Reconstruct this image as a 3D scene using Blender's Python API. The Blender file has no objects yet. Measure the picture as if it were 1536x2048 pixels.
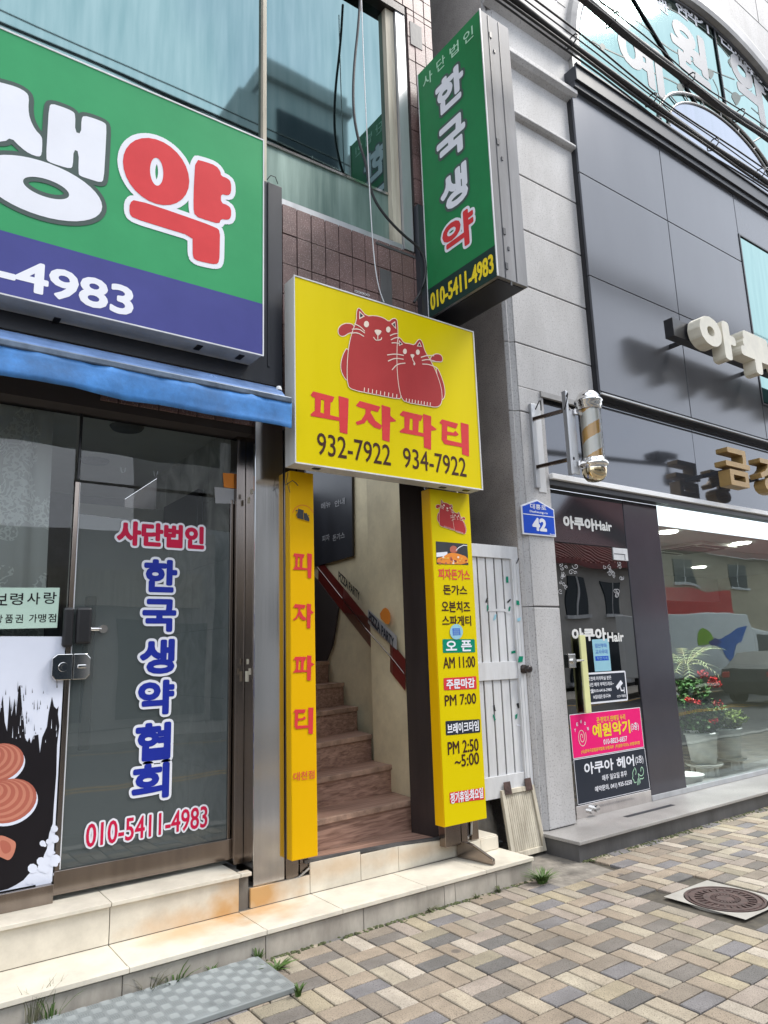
import bpy, bmesh, math, random
import numpy as np
from mathutils import Vector, Matrix, geometry
random.seed(7)
S = bpy.context.scene
COL = S.collection
R = math.radians

# ---------------------------------------------------------------- camera
FPX, YAW, PITCH, ROLL, CH = 1430.0, R(36.02), R(11.23), R(-1.816), 1.55
fw = Vector((math.sin(YAW)*math.cos(PITCH), math.cos(YAW)*math.cos(PITCH), math.sin(PITCH)))
r0 = Vector((math.cos(YAW), -math.sin(YAW), 0)); u0 = r0.cross(fw)
rt = r0*math.cos(ROLL) + u0*math.sin(ROLL); up = -r0*math.sin(ROLL) + u0*math.cos(ROLL)
CAMP = Vector((0, 0, CH))
cd = bpy.data.cameras.new('camera'); cam = bpy.data.objects.new('camera', cd); COL.objects.link(cam)
cam.matrix_world = Matrix(((rt.x, up.x, -fw.x, 0), (rt.y, up.y, -fw.y, 0), (rt.z, up.z, -fw.z, CH), (0, 0, 0, 1)))
cd.sensor_fit = 'VERTICAL'; cd.sensor_height = 36; cd.lens = FPX/2048*36; cd.clip_end = 500; cd.clip_start = .05
S.camera = cam

# ---------------------------------------------------------------- light
SUN = Vector((0.85, -0.50, 1.35)).normalized()
w = bpy.data.worlds.new('World'); S.world = w; w.use_nodes = True
nt = w.node_tree; bg = nt.nodes['Background']
sky = nt.nodes.new('ShaderNodeTexSky'); sky.sky_type = 'NISHITA'; sky.sun_disc = False
sky.sun_elevation = math.asin(SUN.z); sky.sun_rotation = math.atan2(SUN.x, SUN.y)
sky.air_density = 1.0; sky.dust_density = 1.0; sky.ozone_density = 1.0
tc = nt.nodes.new('ShaderNodeTexCoord'); nz = nt.nodes.new('ShaderNodeTexNoise'); nz.inputs['Scale'].default_value = 2.2; nz.inputs['Detail'].default_value = 6
nt.links.new(tc.outputs['Generated'], nz.inputs['Vector'])
rp = nt.nodes.new('ShaderNodeValToRGB'); rp.color_ramp.elements[0].position = .22; rp.color_ramp.elements[1].position = .52
nt.links.new(nz.outputs['Fac'], rp.inputs['Fac'])
mx = nt.nodes.new('ShaderNodeMix'); mx.data_type = 'RGBA'
nt.links.new(rp.outputs['Color'], mx.inputs['Factor']); nt.links.new(sky.outputs['Color'], mx.inputs['A'])
mx.inputs['B'].default_value = (7.0, 7.5, 8.3, 1)
nt.links.new(mx.outputs['Result'], bg.inputs['Color']); bg.inputs['Strength'].default_value = .12
sd = bpy.data.lights.new('sun', 'SUN'); sd.energy = 1.7; sd.angle = R(22); sd.color = (1, .95, .88)
so = bpy.data.objects.new('sun', sd); COL.objects.link(so); so.location = (6, -6, 12)
so.rotation_euler = SUN.to_track_quat('Z', 'Y').to_euler()
vs = S.view_settings; vs.view_transform = 'Standard'; vs.look = 'None'; vs.exposure = 1.2; vs.gamma = 1
S.cycles.max_bounces = 10; S.cycles.transparent_max_bounces = 12; S.cycles.glossy_bounces = 5
S.cycles.caustics_reflective = False; S.cycles.caustics_refractive = False
S.cycles.sample_clamp_indirect = 6

# ---------------------------------------------------------------- pixel -> point on a real surface
def ray(px, py): return rt*((px-768)/FPX) - up*((py-1024)/FPX) + fw
def Wy(px, py, y): d = ray(px, py); return CAMP + d*(y/d.y)
def Wz(px, py, z): d = ray(px, py); return CAMP + d*((z-CH)/d.z)
def Wx(px, py, x): d = ray(px, py); return CAMP + d*(x/d.x)
class Plane:
    """axis 'y': face at y=k seen from -y, uv=(x,z); axis 'x': face at x=k seen from -x, uv=(-y,z); 'z': ground"""
    def __init__(s, axis, k): s.a = axis; s.k = k
    def uv(s, px, py):
        if s.a == 'y': p = Wy(px, py, s.k); return Vector((p.x, p.z))
        if s.a == 'x': p = Wx(px, py, s.k); return Vector((-p.y, p.z))
        p = Wz(px, py, s.k); return Vector((p.x, p.y))
    def pt(s, uv, off=0):
        if s.a == 'y': return Vector((uv[0], s.k-off, uv[1]))
        if s.a == 'x': return Vector((s.k-off, -uv[0], uv[1]))
        return Vector((uv[0], uv[1], s.k+off))
    def pts(s, ps, k=1, ox=0, oy=0): return [s.uv(ox+a/k, oy+b/k) for a, b in ps]

# ---------------------------------------------------------------- materials
def nodes(name):
    m = bpy.data.materials.new(name); m.use_nodes = True
    t = m.node_tree; return m, t, t.nodes['Principled BSDF']
def mat(name, c, rough=.6, metal=0, var=.12, scale=6, bump=0, bscale=60, streak=0, c2=None, spec=.5, speck=0, speckcol=(.05,.05,.05), dirt=0, dscale=.9, spots=0):
    m, t, b = nodes(name); N = t.nodes; L = t.links
    b.inputs['Roughness'].default_value = rough; b.inputs['Metallic'].default_value = metal
    b.inputs['Specular IOR Level'].default_value = spec
    co = N.new('ShaderNodeTexCoord').outputs['Object']
    n = N.new('ShaderNodeTexNoise'); n.inputs['Scale'].default_value = scale; n.inputs['Detail'].default_value = 6; n.inputs['Roughness'].default_value = .65
    mp = N.new('ShaderNodeMapping'); L.new(co, mp.inputs['Vector'])
    if streak: mp.inputs['Scale'].default_value = (1, 1, 1-streak)
    L.new(mp.outputs['Vector'], n.inputs['Vector'])
    cr = N.new('ShaderNodeValToRGB'); cr.color_ramp.elements[0].position = .3; cr.color_ramp.elements[1].position = .72
    d = c2 if c2 else tuple(max(0, x*(1-2*var)) for x in c)
    e = tuple(min(1, x*(1+.6*var)) for x in c)
    cr.color_ramp.elements[0].color = (*d, 1); cr.color_ramp.elements[1].color = (*e, 1)
    L.new(n.outputs['Fac'], cr.inputs['Fac']); out = cr.outputs['Color']
    if speck:
        v = N.new('ShaderNodeTexNoise'); v.inputs['Scale'].default_value = speck; v.inputs['Detail'].default_value = 2; L.new(co, v.inputs['Vector'])
        r2 = N.new('ShaderNodeValToRGB'); r2.color_ramp.elements[0].position = .56; r2.color_ramp.elements[1].position = .66
        L.new(v.outputs['Fac'], r2.inputs['Fac'])
        mi = N.new('ShaderNodeMix'); mi.data_type = 'RGBA'; L.new(r2.outputs['Color'], mi.inputs['Factor']); L.new(out, mi.inputs['A'])
        mi.inputs['B'].default_value = (*speckcol, 1); out = mi.outputs['Result']
    if dirt:
        dn = N.new('ShaderNodeTexNoise'); dn.inputs['Scale'].default_value = dscale; dn.inputs['Detail'].default_value = 7; dn.inputs['Roughness'].default_value = .7; L.new(mp.outputs['Vector'], dn.inputs['Vector'])
        dr_ = N.new('ShaderNodeMapRange'); dr_.inputs['From Min'].default_value = .42; dr_.inputs['From Max'].default_value = .72; dr_.inputs['To Max'].default_value = dirt; L.new(dn.outputs['Fac'], dr_.inputs['Value'])
        mi = N.new('ShaderNodeMix'); mi.data_type = 'RGBA'; L.new(dr_.outputs['Result'], mi.inputs['Factor']); L.new(out, mi.inputs['A']); mi.inputs['B'].default_value = (c[0]*.30+.02, c[1]*.28+.018, c[2]*.27+.012, 1); out = mi.outputs['Result']
    if spots:
        vo = N.new('ShaderNodeTexVoronoi'); vo.inputs['Scale'].default_value = spots; vo.inputs['Randomness'].default_value = 1; L.new(co, vo.inputs['Vector'])
        vr = N.new('ShaderNodeMapRange'); vr.inputs['From Min'].default_value = .095; vr.inputs['From Max'].default_value = .065; vr.inputs['To Max'].default_value = .7; L.new(vo.outputs['Distance'], vr.inputs['Value'])
        mi = N.new('ShaderNodeMix'); mi.data_type = 'RGBA'; L.new(vr.outputs['Result'], mi.inputs['Factor']); L.new(out, mi.inputs['A']); mi.inputs['B'].default_value = (.09, .08, .075, 1); out = mi.outputs['Result']
    L.new(out, b.inputs['Base Color'])
    if var and rough > .02:
        mr = N.new('ShaderNodeMapRange'); mr.inputs['To Min'].default_value = max(.01, rough*.8); mr.inputs['To Max'].default_value = min(1, rough*1.25)
        L.new(n.outputs['Fac'], mr.inputs['Value']); L.new(mr.outputs['Result'], b.inputs['Roughness'])
    if bump:
        n2 = N.new('ShaderNodeTexNoise'); n2.inputs['Scale'].default_value = bscale; n2.inputs['Detail'].default_value = 4; L.new(mp.outputs['Vector'], n2.inputs['Vector'])
        bp = N.new('ShaderNodeBump'); bp.inputs['Strength'].default_value = bump; bp.inputs['Distance'].default_value = .01
        L.new(n2.outputs['Fac'], bp.inputs['Height']); L.new(bp.outputs['Normal'], b.inputs['Normal'])
    return m
def thin_glass(name, tint=(.9, .95, .93), rcol=(1, 1, 1), extra=0.0, wav=.15, film=None, filmmix=0):
    """pane of glass: what is behind it shows through, the street reflects by Fresnel (plus a reflective film)"""
    m, t, b = nodes(name); N = t.nodes; L = t.links; N.remove(b); o = N['Material Output']
    tr = N.new('ShaderNodeBsdfTransparent'); tr.inputs['Color'].default_value = (*tint, 1)
    gl = N.new('ShaderNodeBsdfGlossy'); gl.inputs['Roughness'].default_value = 0.0; gl.inputs['Color'].default_value = (*rcol, 1)
    fr = N.new('ShaderNodeFresnel'); fr.inputs['IOR'].default_value = 1.6
    a = N.new('ShaderNodeMath'); a.operation = 'MULTIPLY_ADD'; a.inputs[1].default_value = 1.0; a.inputs[2].default_value = extra; a.use_clamp = True
    L.new(fr.outputs['Fac'], a.inputs[0])
    if wav:
        co = N.new('ShaderNodeTexCoord').outputs['Object']; n = N.new('ShaderNodeTexNoise'); n.inputs['Scale'].default_value = 1.6; n.inputs['Detail'].default_value = 1
        L.new(co, n.inputs['Vector']); bp = N.new('ShaderNodeBump'); bp.inputs['Strength'].default_value = wav; bp.inputs['Distance'].default_value = .02
        L.new(n.outputs['Fac'], bp.inputs['Height']); L.new(bp.outputs['Normal'], gl.inputs['Normal'])
    back = tr.outputs['BSDF']
    if film:
        df = N.new('ShaderNodeBsdfDiffuse'); df.inputs['Color'].default_value = (*film, 1)
        mf = N.new('ShaderNodeMixShader'); mf.inputs[0].default_value = filmmix; L.new(back, mf.inputs[1]); L.new(df.outputs['BSDF'], mf.inputs[2]); back = mf.outputs['Shader']
    ms = N.new('ShaderNodeMixShader'); L.new(a.outputs[0], ms.inputs[0]); L.new(back, ms.inputs[1]); L.new(gl.outputs['BSDF'], ms.inputs[2])
    L.new(ms.outputs['Shader'], o.inputs['Surface']); return m
def emit(name, c, s):
    m, t, b = nodes(name); b.inputs['Base Color'].default_value = (*c, 1); b.inputs['Emission Color'].default_value = (*c, 1); b.inputs['Emission Strength'].default_value = s; return m
def flat(name, c, rough=.45, var=.06): return mat(name, c, rough, 0, var, 3, 0, 60, 0, None, .2)

M = {}
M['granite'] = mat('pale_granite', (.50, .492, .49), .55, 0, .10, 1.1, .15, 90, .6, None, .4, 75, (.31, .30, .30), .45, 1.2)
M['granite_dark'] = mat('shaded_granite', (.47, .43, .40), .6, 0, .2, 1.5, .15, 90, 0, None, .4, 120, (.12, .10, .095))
M['tile'] = mat('brown_granite_tile', (.205, .12, .11), .4, 0, .3, 2.2, .15, 120, 0, None, .5, 110, (.34, .25, .24), .6, 1.6)
M['grout'] = mat('dark_grout', (.035, .027, .025), .9)
M['stone_cap'] = mat('stone_cap', (.36, .345, .33), .3, 0, .16, 2.5, .05, 80, 0, None, .5, 160, (.2, .19, .18))
M['stone_dark'] = mat('dark_plinth_stone', (.10, .098, .10), .5, 0, .3, 3, .1, 60, .7)
M['grey_panel'] = mat('grey_metal_panel', (.128, .132, .146), .2, .45, .05, .9, .02, 3, .6)
M['band_panel'] = mat('dark_mirror_panel', (.12, .125, .14), .06, .7, 0, 1)
M['dark_col'] = mat('dark_glossy_column', (.045, .043, .055), .16, 0, .1, 1)
M['white_metal'] = mat('white_painted_metal', (.70, .71, .725), .4, 0, .12, 5, 0, 20, .8, None, .4, 0, (0, 0, 0), .35, 3.5)
M['alu'] = mat('grey_aluminium', (.52, .53, .55), .35, .6, .12, 4, 0, 30, .9)
M['steel'] = mat('stainless_steel', (.72, .69, .67), .13, 1, .10, 8, .02, 40, .97)
M['steel_brown'] = mat('bronze_steel', (.30, .255, .225), .16, 1, .14, 6, .02, 40, .97)
M['dark_metal'] = mat('dark_brown_metal', (.035, .027, .027), .22, .2, .2, 5, 0, 20, .9)
M['black'] = mat('black_plastic', (.016, .016, .018), .3)
M['char'] = mat('charcoal_panel', (.035, .037, .045), .4, 0, .15, 4, 0, 20, .8)
M['sign_green'] = flat('green_sign_film', (.035, .30, .115), .38, .05)
M['sign_green2'] = flat('deep_green_sign_film', (.02, .195, .065), .4, .08)
M['sign_blue'] = flat('violet_blue_sign_film', (.055, .06, .235), .38, .06)
M['sign_dkgreen'] = flat('black_green_band', (.014, .035, .03), .4)
M['white_v'] = flat('white_vinyl', (.74, .75, .80), .4, .03)
M['red_v'] = flat('red_vinyl', (.62, .045, .05), .4)
M['dkgrey_v'] = flat('grey_outline_vinyl', (.07, .10, .09), .4)
M['mint_v'] = flat('mint_vinyl', (.45, .72, .52), .4)
M['yellow_v'] = flat('yellow_vinyl', (.80, .62, .03), .4)
M['crimson_v'] = flat('crimson_vinyl', (.55, .012, .06), .35)
M['navy_v'] = flat('blue_vinyl', (.016, .03, .30), .35)
M['sign_yellow'] = mat('yellow_sign_film', (.70, .56, .001), .35, 0, .07, 2.6, 0, 20, .82, None, .12, 0, (0, 0, 0), .22, 1.3)
M['amber'] = mat('amber_sign_film', (.78, .44, .002), .35, 0, .09, 2.6, 0, 20, .82, None, .12, 0, (0, 0, 0), .25, 1.3)
M['cat_red'] = flat('brick_red_print', (.40, .035, .035), .42)
M['cat_line'] = flat('cream_line_print', (.80, .66, .55), .42)
M['brown_txt'] = flat('dark_brown_print', (.055, .02, .012), .42)
M['orange_txt'] = flat('orange_red_print', (.66, .09, .05), .42)
M['cab_white'] = mat('sign_cabinet_white', (.62, .62, .60), .4, 0, .16, 4, 0, 20, .85)
M['cab_alu'] = mat('sign_cabinet_aluminium', (.24, .24, .25), .55, .1, .2, 2.5, 0, 20, .85, (.07, .07, .075))
M['awning'] = mat('blue_awning_fabric', (.075, .27, .66), .65, 0, .16, 5, .35, 14, 0, None, .3, 0, (0, 0, 0), .75, 2.2)
M['awning_dirt'] = mat('dirty_roller', (.10, .14, .20), .4, .3, .3, 8)
M['awn_top'] = mat('blue_roller_tube', (.16, .27, .52), .25, .3, .2, 4)
M['step_tile'] = None
M['wood'] = None
M['beige'] = mat('beige_plaster', (.78, .69, .47), .7, 0, .16, 1.7, .1, 30, 0, (.62, .54, .36), .3, 0, (0, 0, 0), .4, 1.5)
M['redboard'] = mat('dark_red_board', (.16, .022, .018), .3, 0, .15, 4)
M['shade_wall'] = mat('shade_coloured_wall', (.045, .034, .03), .8)  # near-black colour standing in for deep shade in stairwell and alley
M['concrete'] = mat('stained_concrete', (.26, .235, .20), .9, 0, .3, 7, .5, 40)
M['oldpaint'] = mat('weathered_cream_paint', (.56, .52, .42), .7, 0, .2, 14, .1, 30, .93, (.30, .26, .2))
M['green_tape'] = flat('green_tape', (.0, .22, .13), .4)
M['paper_mint'] = flat('pale_green_paper', (.50, .66, .56), .6, .04)
M['paper_white'] = flat('white_poster_film', (.70, .73, .83), .35, .03)
M['ink'] = flat('black_ink', (.012, .010, .012), .4)
M['pink'] = flat('magenta_panel', (.80, .012, .17), .35, .05)
M['navyblack'] = flat('blue_black_panel', (.022, .028, .042), .3)
M['addr_blue'] = flat('address_plate_blue', (.008, .07, .52), .3)
M['cable'] = mat('black_cable_sheath', (.022, .022, .025), .55)
M['cream_letter'] = mat('cream_channel_letter', (.70, .66, .55), .4, 0, .1, 5)
M['gold_letter'] = mat('gold_channel_letter', (.36, .23, .085), .38, .25, .12, 5)
M['chrome'] = mat('chrome', (.75, .74, .72), .08, 1, .05, 3)
M['brass'] = mat('brassy_chrome', (.66, .55, .36), .10, 1, .06, 3)
M['pole_white'] = flat('barber_pole_cream', (.88, .86, .76), .35)
M['pole_gold'] = flat('barber_pole_orange', (.78, .42, .08), .35)
M['pole_glass'] = thin_glass('barber_pole_glass', (1, 1, 1))
M['win_film'] = None
M['pot'] = mat('grey_white_plastic_pot', (.78, .80, .78), .4, 0, .08, 4)
M['leaf'] = mat('leaf_green', (.075, .18, .045), .5, 0, .4, 12)
M['leaf2'] = mat('leaf_yellow_green', (.24, .34, .07), .5, 0, .4, 12)
M['leaf3'] = mat('palm_leaf', (.14, .22, .09), .5, 0, .4, 12, 0, 10, 0, (.20, .14, .05))
M['flower'] = mat('red_petal', (.62, .03, .03), .5, 0, .3, 20)
M['grass'] = mat('grass_blade', (.10, .19, .035), .6, 0, .4, 9)
M['moss'] = mat('moss', (.085, .10, .035), .9, 0, .4, 30)
M['plate'] = mat('chequer_plate_steel', (.30, .33, .335), .6, .2, .2, 5, .05, 60, 0, None, .4, 0, (0, 0, 0), .5, 2.5)
M['iron'] = mat('rusty_cast_iron', (.10, .062, .055), .7, .3, .3, 16, .3, 60)
M['slab'] = mat('pale_concrete_slab', (.37, .35, .315), .85, 0, .12, 6, .2, 60)
M['handle_yel'] = flat('pale_yellow_handle', (.68, .68, .34), .35)
M['handle_grn'] = flat('pale_green_handle', (.30, .42, .16), .35)
M['leaflet'] = flat('blue_leaflet', (.28, .52, .62), .4)
M['silver_v'] = flat('silver_decal', (.38, .38, .39), .4)
M['pale_v'] = flat('offwhite_decal', (.72, .72, .70), .4)
M['orange_v'] = flat('orange_print', (.75, .25, .04), .4)
M['brown_v'] = flat('tan_mushroom', (.42, .125, .085), .55)
M['darkred_v'] = flat('dark_mushroom_ring', (.25, .05, .04), .5)
M['curtain'] = None

def brush(name, c, dark, axis=2):
    m = mat(name, c, .55, 0, .2, 5); return m
# wood-grain stair covering
def wood_mat():
    m, t, b = nodes('wood_grain_vinyl'); N = t.nodes; L = t.links
    co = N.new('ShaderNodeTexCoord').outputs['Object']; mp = N.new('ShaderNodeMapping'); mp.inputs['Scale'].default_value = (.7, 22, 26); L.new(co, mp.inputs['Vector'])
    n = N.new('ShaderNodeTexNoise'); n.inputs['Scale'].default_value = 2.4; n.inputs['Detail'].default_value = 8; n.inputs['Distortion'].default_value = .6; L.new(mp.outputs['Vector'], n.inputs['Vector'])
    cr = N.new('ShaderNodeValToRGB'); e = cr.color_ramp.elements; e[0].position = .28; e[0].color = (.17, .09, .065, 1); e[1].position = .75; e[1].color = (.52, .33, .25, 1)
    L.new(n.outputs['Fac'], cr.inputs['Fac']); L.new(cr.outputs['Color'], b.inputs['Base Color']); b.inputs['Roughness'].default_value = .42
    return m
M['wood'] = wood_mat()
M['wood_nose'] = mat('worn_wood_nosing', (.46, .30, .22), .5, 0, .3, 9, .1, 40)
def tile_mat():
    # cream porcelain with a rust stain that ran down below the steel post
    m, t, b = nodes('cream_porcelain_tile'); N = t.nodes; L = t.links
    co = N.new('ShaderNodeTexCoord').outputs['Object']
    n = N.new('ShaderNodeTexNoise'); n.inputs['Scale'].default_value = 3; n.inputs['Detail'].default_value = 7; n.inputs['Roughness'].default_value = .7; L.new(co, n.inputs['Vector'])
    cr = N.new('ShaderNodeValToRGB'); e = cr.color_ramp.elements; e[0].position = .25; e[0].color = (.46, .42, .35, 1); e[1].position = .6; e[1].color = (.68, .63, .53, 1)
    L.new(n.outputs['Fac'], cr.inputs['Fac']); last = cr.outputs['Color']
    for (cx, cy, cz, rx, ry, rz, k) in ((1.98, 4.08, .20, .34, .30, .16, .9), (1.55, 4.0, .16, .40, .16, .12, .6), (2.5, 4.1, .26, .5, .2, .08, .4), (3.2, 4.1, .24, .5, .2, .06, .35)):
        mp = N.new('ShaderNodeMapping'); mp.vector_type = 'TEXTURE'; mp.inputs['Location'].default_value = (cx-1.0, cy-4.15, cz); mp.inputs['Scale'].default_value = (rx, ry, rz); L.new(co, mp.inputs['Vector'])
        ln = N.new('ShaderNodeVectorMath'); ln.operation = 'LENGTH'; L.new(mp.outputs['Vector'], ln.inputs[0])
        n2 = N.new('ShaderNodeTexNoise'); n2.inputs['Scale'].default_value = 7; n2.inputs['Detail'].default_value = 6; L.new(co, n2.inputs['Vector'])
        ad = N.new('ShaderNodeMath'); ad.operation = 'MULTIPLY_ADD'; ad.inputs[1].default_value = 1.3; L.new(n2.outputs['Fac'], ad.inputs[0]); L.new(ln.outputs['Value'], ad.inputs[2])
        mr = N.new('ShaderNodeMapRange'); mr.inputs['From Min'].default_value = 1.65; mr.inputs['From Max'].default_value = .85; mr.inputs['To Max'].default_value = k; L.new(ad.outputs[0], mr.inputs['Value'])
        mi = N.new('ShaderNodeMix'); mi.data_type = 'RGBA'; L.new(mr.outputs['Result'], mi.inputs['Factor']); L.new(last, mi.inputs['A']); mi.inputs['B'].default_value = (.50, .27, .08, 1); last = mi.outputs['Result']
    L.new(last, b.inputs['Base Color']); b.inputs['Roughness'].default_value = .35
    return m
M['step_tile'] = tile_mat()
M['riser_grey'] = mat('greyed_tile_riser', (.50, .46, .40), .5, 0, .25, 4, .05, 40, .6, None, .4, 0, (0, 0, 0), .55, 2.2)
M['joint'] = mat('grey_joint_mortar', (.16, .145, .125), .9)

def film_mat(name, c, c2, rough, streaky=True):
    # reflective window film: a tinted mirror with faint vertical water streaks
    m, t, b = nodes(name); N = t.nodes; L = t.links
    co = N.new('ShaderNodeTexCoord').outputs['Object']; mp = N.new('ShaderNodeMapping'); mp.inputs['Scale'].default_value = (6, 6, .5); L.new(co, mp.inputs['Vector'])
    n = N.new('ShaderNodeTexNoise'); n.inputs['Scale'].default_value = 2.2; n.inputs['Detail'].default_value = 8; L.new(mp.outputs['Vector'], n.inputs['Vector'])
    cr = N.new('ShaderNodeValToRGB'); e = cr.color_ramp.elements; e[0].position = .3; e[0].color = (*c2, 1); e[1].position = .65; e[1].color = (*c, 1)
    L.new(n.outputs['Fac'], cr.inputs['Fac']); L.new(cr.outputs['Color'], b.inputs['Base Color'])
    b.inputs['Metallic'].default_value = 1; b.inputs['Roughness'].default_value = rough
    n2 = N.new('ShaderNodeTexNoise'); n2.inputs['Scale'].default_value = .9; n2.inputs['Detail'].default_value = 1; L.new(co, n2.inputs['Vector'])
    bp = N.new('ShaderNodeBump'); bp.inputs['Strength'].default_value = .10; bp.inputs['Distance'].default_value = .02
    L.new(n2.outputs['Fac'], bp.inputs['Height']); L.new(bp.outputs['Normal'], b.inputs['Normal']); return m
M['win_film'] = film_mat('teal_window_film', (.205, .295, .297), (.145, .235, .24), .035)
M['win_low'] = mat('dull_lower_film', (.25, .335, .30), .3, .35, .25, 6, 0, 20, .93, (.10, .165, .145))
M['arch_film'] = film_mat('mint_window_film', (.20, .33, .315), (.165, .29, .28), .05)
M['arch_inner'] = film_mat('lavender_window_film', (.28, .305, .37), (.25, .28, .33), .12)
M['shop_glass'] = thin_glass('shop_window_glass', (.87, .96, .92), (.90, 1, .98), .085)
M['door_glass'] = thin_glass('shop_door_glass', (.92, .95, .93), (1, 1, 1), 0)
M['door_haze'] = thin_glass('reflection_haze_glass', (.55, .6, .6), (1, 1, 1), .02, .15, (.095, .112, .112), .62)  # even grey mixed into the glass to stand for a street reflection
M['dark_glass'] = thin_glass('dark_door_glass', (.08, .085, .09), (1, 1, 1), .07)
def lace():
    m, t, b = nodes('lace_curtain'); N = t.nodes; L = t.links; o = N['Material Output']
    b.inputs['Base Color'].default_value = (.85, .88, .85, 1); b.inputs['Roughness'].default_value = .9
    tr = N.new('ShaderNodeBsdfTransparent'); ms = N.new('ShaderNodeMixShader')
    co = N.new('ShaderNodeTexCoord').outputs['Object']
    v = N.new('ShaderNodeTexVoronoi'); v.feature = 'DISTANCE_TO_EDGE'; v.inputs['Scale'].default_value = 22; 
    n = N.new('ShaderNodeTexNoise'); n.inputs['Scale'].default_value = 9; n.inputs['Detail'].default_value = 3; L.new(co, n.inputs['Vector'])
    va = N.new('ShaderNodeMix'); va.data_type = 'VECTOR'; va.inputs['Factor'].default_value = .25; L.new(co, va.inputs['A']); L.new(n.outputs['Color'], va.inputs['B']); L.new(va.outputs['Result'], v.inputs['Vector'])
    c1 = N.new('ShaderNodeMath'); c1.operation = 'LESS_THAN'; c1.inputs[1].default_value = .11; L.new(v.outputs['Distance'], c1.inputs[0])
    n3 = N.new('ShaderNodeTexNoise'); n3.inputs['Scale'].default_value = 3.5; n3.inputs['Detail'].default_value = 1; L.new(co, n3.inputs['Vector'])
    c3 = N.new('ShaderNodeMath'); c3.operation = 'GREATER_THAN'; c3.inputs[1].default_value = .46; L.new(n3.outputs['Fac'], c3.inputs[0])
    mu = N.new('ShaderNodeMath'); mu.operation = 'MULTIPLY'; L.new(c1.outputs[0], mu.inputs[0]); L.new(c3.outputs[0], mu.inputs[1])
    ma = N.new('ShaderNodeMath'); ma.operation = 'MULTIPLY_ADD'; ma.inputs[1].default_value = .27; ma.inputs[2].default_value = .70; L.new(mu.outputs[0], ma.inputs[0])
    L.new(ma.outputs[0], ms.inputs[0]); L.new(tr.outputs['BSDF'], ms.inputs[1]); L.new(b.outputs['BSDF'], ms.inputs[2]); L.new(ms.outputs['Shader'], o.inputs['Surface']); return m
M['ledge_white'] = mat('clean_white_metal', (.86, .86, .86), .3, 0, .04, 3)
M['curtain'] = lace()
def marble_mat():
    m, t, b = nodes('marbled_wall_tile'); N = t.nodes; L = t.links
    co = N.new('ShaderNodeTexCoord').outputs['Object']; n = N.new('ShaderNodeTexNoise'); n.inputs['Scale'].default_value = 3.5; n.inputs['Detail'].default_value = 9; n.inputs['Distortion'].default_value = 1.2; L.new(co, n.inputs['Vector'])
    cr = N.new('ShaderNodeValToRGB'); e = cr.color_ramp.elements; e[0].position = .35; e[0].color = (.26, .26, .23, 1); e[1].position = .7; e[1].color = (.62, .62, .57, 1); L.new(n.outputs['Fac'], cr.inputs['Fac'])
    L.new(cr.outputs['Color'], b.inputs['Base Color']); b.inputs['Roughness'].default_value = .4; return m
M['marble'] = marble_mat()
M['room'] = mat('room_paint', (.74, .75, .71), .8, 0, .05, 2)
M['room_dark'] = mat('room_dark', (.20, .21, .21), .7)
M['cream_room'] = mat('cream_room', (.74, .70, .56), .8, 0, .06, 2)
M['floor_room'] = mat('room_floor', (.52, .52, .50), .3)

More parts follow.
